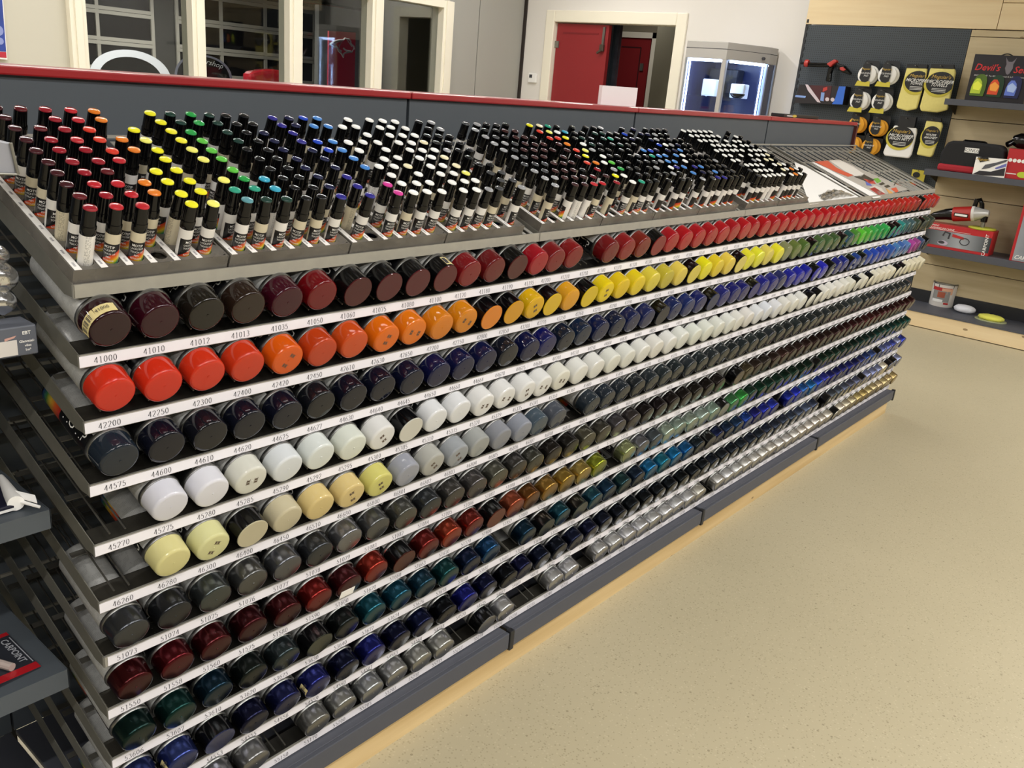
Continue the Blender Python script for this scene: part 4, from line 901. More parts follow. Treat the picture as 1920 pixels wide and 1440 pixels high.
# colour lists, one entry per place: hex; prefix ! = black cap with a coloured disc, ~ = metallic, . = empty place; suffix * = sticker
def exp(s):
    out = []
    for tk in s.split():
        if 'x' in tk and tk[0] != 'x':
            a, n = tk.rsplit('x', 1); out += [a] * int(n)
        else: out.append(tk)
    return out
CANS = {
1: '2c0f16* 340a17 1e1a15 2b1e17 3f0b1c 6f0e15 !4a1118 !52161e !551820 !5a1a20s 7c161c 68161a !501518 a01222 '
   '7a141a 821519 . 72161a 8a1a1e 7a2218 !861a20 a8121e b0141e ac161f a6151f b0141e a8161e b2141e '
   'a8141d b0141d ac161f b4151e ac151e b4161e b0161e b8171f b4161e bc1a20 b4181e bc1c20 b81c20 c01e20 '
   'b01c1cs b8201e bc221e c0241e bc221e b42a1e b8281e c0281e b8261e a0261e !b0241e b8241e b4241e b8261e',
2: 'd8331c d8331c d6371d d03b1c e55f14 c24118 d2501c e97012 e97a16 de8118 dc8818 !e68a28 !dea018 e6b414 '
   '!e6be1c e4a21e !e6c61a f2d412 ecca18 f0d41a e8d648 cabb3c ecd45a !ead65a f4ea1a ecd22a f0d452 !ecda70 '
   'f0ea34 ecea34 e8d862 f0ea34 848a60 66783c 506c30 !4d6a30 446236 45643a 3e5a34 !3b5530 1e4e4e 4a8a34 '
   '58c232 4aae36 36a446 2c9c48 30a850 !2a8a68 !2c8a80 2a8a84 456a6c 445f64 38493a !343f38 384637 333f38',
3: '1f2833 10121e 14151c 10131f 0f1220 14161b 10121f 0f1222 0e1228 10143c 12163c 14183c 171a24 10153c '
   '121654 141c2c 16243c 121c44 141d38 141e4a 182252 !171c30 182656 1a2a62 182260 !1a2a58 1e2470 1a1e68 '
   '161a66 !1b1e74 1a1e80 1c2078 22285e 1e2290 1c22a0 1a2098 !1e22a0 2024b0 !28303c 161c70 18247c !1a2c70 '
   '1e3c86 !1c2a4c 2444a4 2648b0 223ca0 2a4ca8 2e5aac 4a7eb8 4066ac 5c84bc b0489c 9c4488 384a70 !2c3444',
4: '. e8e8f2 eeeef6 e8e8dc eaeff2 e8eeea e8ede2 efefed !e0ded2 eff1f3 eff1f3 f1f1ef f1f1ef f1f1ef '
   'f1f1ee ecebdf f0f0ea eeeee8 ebece2 ebece4 efefe8 eeece4 efefea eef0e8 ebefe4 ecefe4 eaece2 eceee6 '
   'ecebe2 efece6 eceef0 e8ecf2 ebecee ebe9e0 efeee4 ebebe4 !eae8dc !eeece0 edebe0 eeece2 f0ede2 eeece0 '
   'e6e4d4 !eae8da e6e2d0 !ece6d0 ece6cf ece6cf eee8d2 eae4cc !ece6cf !ece6cf ece5c8 ece5c8 e8e0c2 eae2c4',
5: '. e6de9c e4e2a6 !cfc6a6 d0c6a6 e3cb8a e3cb8a dcd67a a2a5b0 b7b7b0 a0a5aa a6a9a7 8f929a 9196a2 '
   '44525e 484d57 . 242d36 202832 1f262e 1c2126 1e262c 20282c 1c2428 232a30 1c2428 22282c 1f262a '
   '181f22 1c2428 20282a 1a2224 22282c 1c2224 181e20 20282a 1c2224 1e2426 1a2022 242a2c 1e2424 1c2222 '
   '22282a 262c2c 343a3c 202628 242a2c 1e2426 343a3c 202628 22282a 1c2224 24282a 20262a .x2',
6: '~54575d ~3f4146 ~596060 ~6a6c6c ~70727a ~484b50 ~8a8b90 ~686a6c ~676863 ~474c50 ~5a5755 ~625e5e ~6a6a5e ~504f4c '
   '~54544a ~322d2a ~2e2c28 ~686654 ~565248 ~585459 ~4c4646 ~262020 ~261e20 ~2c2524 ~2a2422 ~2a2420 ~28201e ~2e2624 '
   '. !3c3226 ~544a30 ~3c2e26 ~38302a ~3c2c24 ~442a24 ~3a2620 ~3a2420 ~36201c ~301c18 ~301c1a ~34201c ~341c1a '
   '~381818 ~3c1a1a ~481c1c ~441c1a ~4c1e1c ~561e1c ~481a18 ~4e1c1a ~441818 ~401616 ~3c1414 ~3c1414 ~421614 ~3a1212',
7: '~5c1218 ~70101a ~5e141a ~501218 ~561218 ~9c1c18 ~5c1a20d ~b22a1a !~7a3226 ~8e1e1a ~bc3c20 ~90261c !~96402a ~b84e2c '
   '~8a5018 ~b8862e ~b8902e ~caa848 ~a8b222 . ~b6c082 ~74757c ~566066 ~a8bca8 ~9cb4a6 ~a4b8a6 ~a6bcb0 ~98b6a4 '
   '!~a8b0a0 ~4a9e5c ~38b448 ~1e4030 ~123e2a ~16382a ~143424 ~103020 ~123022 ~102a1c ~0e281c !~122c20 ~123020 ~102c1e '
   '~123222 ~122c22 ~142e24 ~102a20 ~12302a ~14322a ~12302a ~143c34 ~14382e ~123630 ~14403a ~124034 ~14443a ~12483c',
8: '~10302c ~124440 ~12344a ~222a28 ~364448 !~525a4c ~222828 ~126074 ~125874 ~18465e ~125054 ~10244a ~104a80 . '
   '~0e3450 !~2e4044 ~125068 !~3c4e4a ~1e546c ~163c5e ~1c4248 ~182840 ~0e70b0 ~107a9c ~0c72b4 ~0c5aa0 ~1c2830 !~3c4250 '
   '~141e50 ~182c50 ~1a3660 ~1a40a8 ~1c1e84 ~1c28ac ~2030bc . ~1828a4 ~1c2ccc ~1c5cb8 ~1a6cbc ~1a40c0 ~2c32b0 '
   '~1a1e80 ~161c70 ~1a1e70 ~1a2080 ~141a60 ~2a3478 ~243c84 ~344c90 !~4a5a90 ~6474b8 ~5866b4 ~3a46b0 ~9aa2d0 ~2c3ab8',
9: '~30408c ~36489et !~5660a0 ~14163a ~222868 ~202684t ~12183c ~1c2288 ~10143a ~101848 ~101218 ~181e90 ~101640 ~0c0e16 '
   '~101444 ~0e1630 ~101626 ~121a38 ~121636 ~141a2c ~101420 ~14181e ~101418 ~12161a ~14181e ~101416 ~12161c ~14181e '
   '~141a26 ~1a2028 ~161c26 ~1c242e ~1a2230 ~1c2430 ~202838 ~283040 ~2c3444 ~303a4c ~3a4458 ~485470 ~323a50 . '
   '!~22262e ~40464e ~444c58 ~4c5468 ~46485c ~505470 !~5a6080 ~8890bc ~8088b8 ~8088b4 ~e0d8bc !~606880 !~8088a0 ~9098c0',
10: '~8e9094 ~a0a2a5 ~8c8c8e ~8c8c8c . ~8e8e8a ~9c9c98 ~a4a6a8 ~aaaaa8 ~a8a8a2 ~ababa6 . !~a4a4a2 ~b4b4b6 '
   '.x2 ~bcbcbe ~c4c4c8 . ~c0c0c0 ~c8c8c8 ~c8c8cc ~c4c4c8 ~c4c4c4 ~cacacc ~c8c8ca ~c6c6c8 ~c2beb2 '
   '. ~c4c2be ~ccccce ~c8c8c4 ~c8c4bc ~cac6be ~ccc8c0 ~cac4b8 ~ccc8c4 ~c4c0ba ~ccc6bc ~c8c0b4 ~ccc4b8 ~c8c2b6 '
   '~c4bcae ~ccc4b4 !~c8c0b0 ~ccc0a8 ~c8bc9c ~c8b88c ~bca460 ~b89c54 ~c0a868 ~c4ac74 ~c8b080 ~c4ac70 ~c4a86c ~c0a460'}
def hue_name(c):
    import colorsys
    r, g, b = [int(c[i:i + 2], 16) / 255 for i in (0, 2, 4)]; h, s, v = colorsys.rgb_to_hsv(r, g, b); h *= 360
    if v < .16: base = 'blackish ' + ('red' if h < 20 or h > 330 else 'blue' if 200 < h < 270 else 'grey')
    elif s < .17: base = 'white' if v > .86 else 'pale grey' if v > .62 else 'grey' if v > .3 else 'charcoal'
    else:
        n = 'red' if h < 14 or h > 340 else 'orange' if h < 38 else 'yellow' if h < 66 else 'green' if h < 165 else 'teal' if h < 200 else 'blue' if h < 262 else 'purple'
        if s < .35 and 30 < h < 70: n = 'cream' if v > .7 else 'beige'
        base = ('dark ' if v < .45 else 'deep ' if v < .62 else '') + n
        if n == 'red' and v < .4: base = 'maroon'
        if n == 'blue' and v < .35: base = 'navy'
        if n == 'orange' and v < .4: base = 'brown'
    return base
TR = Matrix(((1, 0, 0), (0, -NN[1] * 0 + 0, 0), (0, 0, 0)))
def can_matrix(x, r, spin, push=0.0):
    # local +z looks out of the shelf and down the slope
    zc = LIPZ[r] + .0389; c = np.array([x, -.0997, zc]) + UU * (.033 + push)
    Zax = -UU; Xax = np.array([1.0, 0, 0]); Yax = np.cross(Zax, Xax)
    R = Matrix([[Xax[i], Yax[i], Zax[i], c[i]] for i in range(3)] + [[0, 0, 0, 1]])
    return R @ Matrix.Rotation(spin, 4, 'Z')
def parse(tk):
    d = dict(black=False, met=False, st='')
    while tk and tk[0] in '!~':
        if tk[0] == '!': d['black'] = True
        else: d['met'] = True
        tk = tk[1:]
    if len(tk) > 6: d['st'] = tk[6]; tk = tk[:6]
    if d['met']:
        q_ = [int(tk[i:i + 2], 16) for i in (0, 2, 4)]; mn = sum(q_) / 3; f_ = .92 if max(q_) - min(q_) > 40 else 1.0; tk = ''.join('%02x' % int(min(255, (v * .80 + mn * .20) * f_)) for v in q_)
    d['hex'] = tk; d['col'] = tuple(.74 * lin(int(tk[i:i + 2], 16) / 255) for i in (0, 2, 4)) + ((1.0 if d['met'] else 0.0),)
    return d
rc = random.Random(3); far = []; ncan = 0
for i in range(56):
    for r in range(1, 11):
        L = exp(CANS[r]); 
        if i >= len(L) or L[i] == '.': continue
        d = parse(L[i]); b, k = divmod(i, 14); x = b + .0367 + PITCH * k + rc.uniform(-.0008, .0008)
        spin = rc.uniform(0, 2 * PI); push = rc.choice((0, 0, 0, .001, .003)); Mx = can_matrix(x, r, spin, push)
        if ncan < 300:
            ncan += 1; nm = hue_name(d['hex'])
            mt = 'metallic ' if d['met'] else ''
            cap_t = f'black spray can with {mt}{nm} disc' if d['black'] else f'{mt}{nm} capped spray can'
            if d['st']: cap_t = 'stickered ' + cap_t
            where = (f'at {NUM[r][i]}, ' if b == 0 else '') + f'{ORD[k]} place, {ORD[r-1]} level, {BAY[b]} bay'
            t = bpy.data.objects.new('spray_can', None); t.empty_display_size = .03; COL.objects.link(t); t.matrix_world = Mx
            tag(t, f'{cap_t}, {where}', 'spray can', 'spray cans lying on the sloping trays')
            link('body', BODY_M, t); link('ring', RING_M, t)
            if d['black']:
                link('cap', BCAP_M, t); o = link('colour_disc', DISC_M, t); o.color = d['col']
            else:
                o = link('cap', CAP_M, t); o.color = d['col']
            if d['st']:
                s_ = link('sticker', {'*': STK_L, 's': STK_S, 't': STK_T, 'd': STK_D}[d['st']], t); s_.matrix_basis = Matrix.Rotation(-spin, 4, 'Z')
            if not d['black'] and not d['st'] and ((r == 2 and i in (4, 7, 8, 10, 13, 17)) or (r == 4 and i in (3, 7, 11, 12, 13, 14, 15)) or (r == 5 and i in (2, 6, 7, 9, 10))):
                o = link('stamp', STAMP[i % 2], t); o.matrix_basis = Matrix.Rotation(-spin + rc.uniform(-.6, 1.6), 4, 'Z')
        else: far.append((d, Mx))
def proto(prof, seg=20):
    mb = MB(); mb.lathe(prof, seg); return mb
PB, PR, PC, PK, PD = proto(BODYP, 16), proto(RINGP, 16), proto(CAPR[::-1], 20), proto(BCAPP, 20), proto(DISCP, 20)
def stuff_mesh(name, items, mats, smooth=35):
    V = []; F = []; MI = []; UVS = []; CL = []; n = 0
    for Mx, col, parts in items:
        A = np.array(Mx)
        for mb, mi in parts:
            v = np.array(mb.v); v = v @ A[:3, :3].T + A[:3, 3]; V.append(v)
            for f, u in zip(mb.f, mb.uv):
                F.append(tuple(n + q for q in f)); MI.append(mi); CL.append(col); UVS += [c for q in (u or [(0, 0)] * len(f)) for c in q]
            n += len(v)
    me = bpy.data.meshes.new(name); me.from_pydata(np.concatenate(V).tolist(), [], F)
    for m_ in mats: me.materials.append(m_)
    me.polygons.foreach_set('material_index', MI); uvl = me.uv_layers.new(name='UVMap'); uvl.data.foreach_set('uv', UVS)
    at = me.attributes.new('col', 'FLOAT_COLOR', 'FACE'); at.data.foreach_set('color', [c for q in CL for c in q])
    me.polygons.foreach_set('use_smooth', [True] * len(F)); me.set_sharp_from_angle(angle=math.radians(smooth)); me.update(); return me
items = [(Mx, d['col'], [(PB, 0), (PR, 1)] + ([(PK, 2), (PD, 3)] if d['black'] else [(PC, 3)])) for d, Mx in far]
tag(link('spray_cans', stuff_mesh('spray_cans', items, [M_body, M_silver, M_black, M_capS], 50)), 'remaining spray cans filling the far bays of the rack', 'spray cans', None, 'stuff')

# ---------------- acrylic pen holders and touch-up pens
O0 = np.array([0, -.064, 1.114])
PL = lambda x, s, h: O0 * np.array([0, 1, 1]) + np.array([x, 0, 0]) + UU * s + NN * h
BW, HH, CP, RP = .2345, .025, .0355, .0327
hc = [(.0255 + CP * k, .0165 + RP * r) for r in range(10) for k in range(6)]
mb = MB(); xs = [.002] + [.0255 + CP * (k + .5) for k in range(5)] + [BW]; ys = [-.003] + [.0165 + RP * (r + .5) for r in range(9)] + [.338]
for r in range(10):
    for k in range(6):
        cx, cy = hc[r * 6 + k]; n = 12; ring_ = [PL(cx + .0117 * math.cos(2 * PI * i / n), cy + .0117 * math.sin(2 * PI * i / n), HH) for i in range(n)]
        def edge(i):
            c, s = math.cos(2 * PI * i / n), math.sin(2 * PI * i / n); m_ = max(abs(c), abs(s)); c /= m_; s /= m_
            return PL(cx + c * (xs[k + 1] - cx if c > 0 else cx - xs[k]), cy + s * (ys[r + 1] - cy if s > 0 else cy - ys[r]), HH)
        out = [edge(i) for i in range(n)]
        for i in range(n):
            j = (i + 1) % n; mb.quad([ring_[i], out[i], out[j], ring_[j]])
            mb.quad([ring_[j], ring_[j] - NN * .003, ring_[i] - NN * .003, ring_[i]])
TOPM = mb.mesh('top_plate', M_acryl)
mb = MB(); mb.prism([PL(.002, -.003, .0015), PL(BW, -.003, .0015), PL(BW, -.003, HH - .0004), PL(.002, -.003, HH - .0004)], UU * .003); FRM = mb.mesh('front_wall', M_acryl)
mb = MB(); mb.prism([PL(.002, .335, .0015), PL(BW, .335, .0015), PL(BW, .335, HH - .0004), PL(.002, .335, HH - .0004)], UU * .003); BKM = mb.mesh('back_wall', M_acryl)
SDM = []
for x in (.002, BW - .003): mb = MB(); mb.prism([PL(x, 0, .0015), PL(x, .335, .0015), PL(x, .335, HH - .0004), PL(x, 0, HH - .0004)], (.003, 0, 0)); SDM.append(mb.mesh('side_wall', M_acryl))
mb = MB(); mb.prism([PL(.002, -.003, .0002), PL(BW, -.003, .0002), PL(BW, .338, .0002), PL(.002, .338, .0002)], NN * .0012); BTM = mb.mesh('base_plate', M_acryl)
STRIPS = []
for k in range(6):
    mb = MB(); x = .0036 + CP * k; mb.prism([PL(x, -.0025, HH + .0004), PL(x + .0098, -.0025, HH + .0004), PL(x + .0098, .336, HH + .0004), PL(x, .336, HH + .0004)], NN * .0006, 0)
    for r in range(10):
        for q_ in range(4):
            s0 = .006 + RP * r + .0026 * q_; mb.prism([PL(x + .003, s0, HH + .0011), PL(x + .0062, s0, HH + .0011), PL(x + .0062, s0 + .0014, HH + .0011), PL(x + .003, s0 + .0014, HH + .0011)], NN * .0001, 1)
    STRIPS.append(mb.mesh('number_strip', [M_paper, mat('pale_ink', '#77737a', .8)]))
# pen meshes (local z along the pen, base at 0)
BARP = [(0, 0), (.0094, 0), (.0102, .0012), (.0102, .0655)]
COLP = [(.0102, .0650), (.0105, .0655), (.0105, .0775), (.0100, .0785)]
UPC = [(.0098, .0782), (.0097, .0800), (.0091, .1010), (.0091, .1018)]
TIPP = [(.0092, .1018), (.0092, .1032), (.0080, .1046), (.0044, .1052), (0, .1054)]
def pen_text(mb):
    a = -PI / 2 + .08
    for j, (tx, sz) in enumerate((('MOTIP', .0056), ('LACKSTIFT', .0042), ('TOUCH UP', .0040), ('PEN', .0040), ('RETOUCHE', .0034))): wrap_text(mb, tx, .01035, a, .0452 - .0052 * j, sz, 1, False, .9, .004)
BAR_M = lathe_mesh('barrel', BARP, [M_sleeve, M_whitetxt], 18, extra=pen_text)
mb = MB(); mb.lathe(COLP, 18); mb.lathe(UPC, 18); PCAP_M = mb.mesh('cap', M_black, 35)
mb = MB(); mb.lathe(TIPP, 18); TIP_M = mb.mesh('colour_tip', M_cap, 50)
PB2, PC2, PT2 = proto(BARP, 12), proto(COLP, 12), proto(TIPP, 12); PC3 = proto(UPC, 12)
PC = {'M': ('3e1a20', 'dark maroon'), 'm': ('5a1c22', 'maroon'), 'C': ('8e1c28', 'crimson'), 'R': ('b4222c', 'red'), 'r': ('cf3a2a', 'bright red'), 'O': ('dc7a26', 'orange'), 'Y': ('ece62a', 'yellow'), 'L': ('efec74', 'pale yellow'),
      'T': ('2f9a80', 'green teal'), 't': ('58909a', 'grey teal'), 'G': ('2a9a48', 'green'), 'g': ('5cbc44', 'light green'), 'D': ('1e3a34', 'dark green'), 'K': ('14161a', 'black'), 'N': ('1c2040', 'navy'), 'B': ('2448c0', 'blue'), 'b': ('4a86d0', 'light blue'),
      'P': ('2c2a84', 'violet blue'), 'c': ('38a0c0', 'cyan'), 'W': ('f2f2ee', 'white'), 'V': ('efe6c0', 'cream'), 'S': ('a4a6aa', 'silver'), 's': ('484a4e', 'dark grey'), 'p': ('d03c94', 'pink'), 'd': ('3a2022', 'dark brown')}
PENS = [['CRR.YL', 'mCROYY', 'MRROYY', 'MCm.YY', 'MCCR.Y', 'MCCrOY', 'MCRrOL', 'MmCr.Y', 'M.CRO.', 'MmCRO.'],
        ['tDDKKP', 'TTcKKN', 'LGcKKN', '.g.KKN', 'Lg.KKN', 'Lg.KKN', 'Yg.DKN', 'YG.DKN', 'YDGDKK', 'YDGDKK'],
        ['P.pWWW', 'P.pWWW', 'P..W.W', 'N.bWWV', 'N.b.WW', 'NBbW.W', 'PBbWWW', 'P....W', 'PNbbWW', 'PNBb.W'],
        ['WWSs.S', 'WWW.ss', 'WWL.ss', 'WWV.KK', 'WWV.K.', 'WWWSKK', 'WWVKKK', 'WWWKKK', 'WWW.KS', 'WWW.KS'],
        ['S.ddRR', 'SSdddm', 'SsdddK', 'sssddd', 'Ssdd.d', 'Ssdddd', 'SSsddd', 'SsKddd', 'SKKdd.', 'sSKKK.'],
        ['C.WTKK', 'dYW.KK', 'C.SGKK', 'rOWgKK', 'dY.WKK', 'drLSKK', 'dO.WDK', 'rrYKDK', 'rLWcKK', 'YVTK.K'],
        ['K.KK.S', 'KKSK.b', 'KS.WPb', 'KKsSbb', 'KsKTbb', 'KK.bBN', 'KDKK..', 'DTKKNK', 'DDKKBK', 'KKS..K'],
        ['sPPKKK', 'NsbsKs', 'PbKKKs', 'WKKKKS', 'bWKKKK', 'NNbKK.', 'BWSNKK', 'NSKsKK', 'NNSKK.', 'N.KKKK'],
        ['sWWWWW', 'sWWWW.', 'sWWWW.', 'WW..SW', 'WW.W.W', 'WWWWWW', '.WWWWW', 'WWWW.W', 'WWWWWW', 'WWWWWW'],
        ['WOWK..', 'VWOWK.', 'WVWK..', 'VVK...', 'WWVK..', 'WWWW..', 'WWSK..', 'WWKK..', 'K.WK..', '..K...']]
ROWN = ['front row', 'second row', 'third row', 'fourth row', 'fifth row', 'sixth row', 'seventh row', 'eighth row', 'ninth row', 'back row']
rp = random.Random(11); farp = []; npen = 0
HN = ['first', 'second', 'third', 'fourth', 'fifth', 'sixth', 'seventh', 'eighth', 'ninth', 'tenth']
for b in range(10):
    bx = (b // 4) * 1.0 + (b % 4) * .2365
    t = thing('pen_holder', f'clear acrylic pen holder with six white number strips, {HN[b]} along the rack', 'pen holder', (bx, 0, 0), 'acrylic pen holders')
    for nm, me in (('top_plate', TOPM), ('front_wall', FRM), ('back_wall', BKM), ('base_plate', BTM), ('side_wall', SDM[0]), ('side_wall', SDM[1])): link(nm, me, t)
    for s in STRIPS: link('number_strip', s, t)
for b in range(10):
    bx = (b // 4) * 1.0 + (b % 4) * .2365
    for r in range(10):
        for k in range(6):
            ch = PENS[b][r][k]
            if ch == '.': continue
            hexc, nm = PC[ch]; cx, cy = hc[r * 6 + k]
            tilt = Matrix.Rotation(rp.gauss(0, .012), 4, 'X') @ Matrix.Rotation(rp.gauss(0, .012), 4, 'Y')
            spin = rp.gauss(-.35, .4) if rp.random() < .66 else rp.uniform(0, 2 * PI)
            o_ = PL(bx + cx, cy, .0034); Mx = Matrix([[1, UU[0], NN[0], o_[0]], [0, UU[1], NN[1], o_[1]], [0, UU[2], NN[2], o_[2]], [0, 0, 0, 1]]) @ tilt @ Matrix.Rotation(spin, 4, 'Z')
            col = hx(hexc, .25 if ch in 'Ss' else 0.0)
            if npen < 300:
                npen += 1; e = bpy.data.objects.new('touch_up_pen', None); e.empty_display_size = .02; COL.objects.link(e); e.matrix_world = Mx
                tag(e, f'black touch-up pen with {nm} tip, {ROWN[r]}, {ORD[k]} column of the {HN[b]} holder', 'pen', 'touch-up pens in the acrylic holders')
                link('barrel', BAR_M, e); link('cap', PCAP_M, e); o = link('colour_tip', TIP_M, e); o.color = col
            else: farp.append((Mx, col, [(PB2, 0), (PC2, 1), (PC3, 1), (PT2, 2)]))
tag(link('touch_up_pens', stuff_mesh('touch_up_pens', farp, [M_sleeve, M_black, M_capS])), 'remaining touch-up pens packed in the far acrylic holders', 'pens', None, 'stuff')

# ---------------- papers on the free end of the top trays
def on_slope(px, py, h=0.0):
    d = ray(px, py); o = O0 + NN * h; t_ = NN @ (o - CAM) / (NN @ d); return CAM + d * t_
def sheet(name, label, cat, quad_, h, m_, th=.0012, sub=None):
    o = tag(link(name, None), label, cat) if False else None
    mb = MB(); P_ = [on_slope(a, b, h) for a, b in quad_]; mb.prism(P_, NN * th); o = mb.build(name, m_); tag(o, label, cat); return o
ps = thing('paper_sheet', 'plain white sheet with a small barcode beside the last pens', 'paper')
mb = MB(); mb.prism([on_slope(a, b, .001) for a, b in ((1489, 304), (1518, 384), (1616, 369), (1546, 326))], NN * .0008); mb.build('page', M_paper, ps)
mb = MB()
for i in range(11):
    x0 = 1536 + 2.3 * i; mb.prism([on_slope(a, b, .0022) for a, b in ((x0, 369.5 - .55 * i), (x0 + 1.2, 369.3 - .55 * i), (x0 + .2, 365 - .6 * i), (x0 - 1.0, 365.2 - .6 * i))], NN * .0001)
mb.build('barcode', M_ink, ps)
mg = thing('catalogue', 'colourful printed catalogue in a clear sleeve lying on the free top tray', 'catalogue')
mq = lambda a, b, h=.002: on_slope(1560 + a / 8, 190 + b / 8, h)
mb = MB(); mb.prism([on_slope(a, b, .0015) for a, b in ((1527, 304), (1573, 300), (1702, 356), (1650, 368))], NN * .003); mb.build('cover', mat('cover_grey', '#b9b4ae', .3), mg, bevel=.0008)
pal = ['#d8563a', '#e9e4dc', '#c93c3c', '#5a6ac0', '#6fb43c', '#2b2b2e', '#e0a860', '#d8d4cc']
mats_ = [mat('print_%d' % i, c, .35) for i, c in enumerate(pal)]
mb = MB(); 
for pts, k in ((((-260, 905), (-60, 890), (60, 990), (200, 1060), (330, 1110), (240, 1130), (60, 1060)), 0), (((-40, 885), (130, 885), (330, 990), (480, 1090), (440, 1130), (330, 1120), (180, 1040)), 1), (((330, 1130), (470, 1090), (640, 1180), (560, 1220)), 5), (((470, 1160), (620, 1190), (660, 1240), (560, 1230)), 2), (((500, 1200), (580, 1240), (600, 1270), (520, 1260)), 3), (((620, 1160), (690, 1150), (740, 1200), (680, 1230)), 4), (((700, 1240), (760, 1210), (800, 1240), (740, 1260)), 5), (((780, 1270), (840, 1250), (880, 1280), (820, 1300)), 5), (((640, 1260), (740, 1300), (800, 1380), (700, 1390), (560, 1300)), 7), (((800, 1300), (900, 1360), (920, 1385), (860, 1390)), 6), (((880, 1310), (960, 1290), (1000, 1350), (960, 1370)), 0), (((560, 1310), (640, 1290), (800, 1390), (700, 1400)), 2)):
    mb.prism([mq(a, b, .0050) for a, b in pts], NN * .0002, k)
mb.build('print', mats_, mg)
mb = MB()
for (a, b) in ((220, 880), (470, 1000), (700, 1130), (930, 1260)): p = mq(a, b, .005); mb.tube([p, p + NN * .018, p + NN * .024 + np.array([.004, 0, 0])], .0022, 6)
mb.build('clip', M_silver, mg)
ws = tag(MB().build('white_border_sheet', M_paper), '', ''); bpy.data.objects.remove(ws)
sheet('white_strip_sheet', 'long white paper strip along the edge of the catalogue', 'paper', ((1522, 305), (1532, 303), (1652, 370), (1638, 372)), .0012, M_paper)
cr = thing('plastic_wrap', 'crumpled clear plastic wrap at the front edge of the top tray', 'wrap'); rw = random.Random(5); mb = MB(); n, k = 14, 6
c0, c1 = on_slope(1545, 377, .002), on_slope(1602, 368, .002); ax = (c1 - c0)
for j in range(k):
    for i in range(n):
        p = lambda i, j: c0 + ax * (i / n) + UU * (.045 * j / k * math.sin(PI * (i + .5) / (n + 1)) ** .5) + NN * (.002 + .016 * abs(math.sin(i * 2.1 + j * 1.7)) * math.sin(PI * min(1, (i + .2) / n)))
        mb.quad([p(i, j), p(i + 1, j), p(i + 1, j + 1), p(i, j + 1)])
mb.build('film', glass('wrap_film', (.62, .61, .59, 1), .25), cr, smooth=50)
# card standing on the red cap, dark pack lying on it
mb = MB(); a, b, c, d = [atY(px, py, .40) for px, py in ((1130, 160), (1196, 165), (1193, 202), (1126, 197))]; zb = 1.3792
mb.prism([a, b, (b[0], .40, zb), (a[0], .40, zb)], (0, .012, 0)); tag(mb.build('sign_card', mat('white_card', '#f3eaec', .5)), 'blank white card standing on the red cap in front of the doorway', 'card')
bp_ = thing('black_pack', 'flat black pack with a yellow dot lying on the far end of the red cap', 'pack'); a, b = atY(1462, 215, .41), atY(1527, 221, .41)
mb = MB(); mb.box(a[0], .39, 1.3792, b[0], .45, 1.393); mb.build('pack', M_crd, bp_, bevel=.002)
mb = MB(); c = atY(1490, 218, .389); mb.prism([(c[0] + .022 * math.cos(i * PI / 7), .3895, 1.3862 + .0055 * math.sin(i * PI / 7)) for i in range(14)], (0, -.0006, 0), 0); mb.box(a[0] + .03, .389, 1.3835, a[0] + .13, .3897, 1.388, 1); mb.build('print', [mat('dot_yellow', '#d8c24a', .4), M_whitetxt], bp_)

# ---------------- shelf unit left of the rack
ls = thing('side_shelving', 'dark grey shelves left of the can rack with small packed goods', 'shelving')
for (z0, z1, y0) in ((.739, .770, -.0125), (.4585, .4925, -.020), (1.000, 1.016, .035)):
    mb = MB(); mb.box(-.6, y0, z0, -.032, y0 + .0015, z1); mb.box(-.6, y0 + .0015, z1 - .004, -.032, .35, z1 - .001); mb.prism([(-.0335, y0, z1), (-.0335, .34, z1), (-.0335, .34, z1 - .05), (-.0335, y0 + .06, z0), (-.0335, y0, z0)], (.0012, 0, 0)); mb.build('shelf', M_dark, ls)
gx = thing('fibre_box', 'grey carton printed with white lettering on the upper left shelf', 'box'); 
mb = MB(); mb.box(-.18, -.03, 1.0165, -.0335, .02, 1.058); mb.build('carton', mat('carton_slate', '#565a64', .5), gx, bevel=.002)
mb = MB(); fx = lambda a, b: (a, -.0305, 1.0165 + b)
mb.text('EBT', fx(-.047, .032), (1, 0, 0), (0, 0, 1), .0065, 0, bold=.02); mb.text('Glasvezel-', fx(-.0475, .0205), (1, 0, 0), (0, 0, 1), .0048, 0, bold=.02); mb.text('vlies', fx(-.0465, .0145), (1, 0, 0), (0, 0, 1), .0048, 0, bold=.02); mb.text('1m²', fx(-.0465, .0085), (1, 0, 0), (0, 0, 1), .0048, 0, bold=.02)
mb.box(-.1, -.0306, 1.019, -.060, -.0302, 1.040, 1); mb.prism([(-.075, -.0306, 1.040), (-.063, -.0306, 1.043), (-.060, -.0306, 1.046), (-.075, -.0306, 1.0435)], (0, .0003, 0), 2); mb.build('print', [M_whitetxt, mat('pale_photo', '#c9c4bf', .5), mat('skin_photo', '#c0958a', .5)], gx)
M_foil = mat('silver_foil', '#d2d3d6', .18, .95, bump=.8, nscale=60)
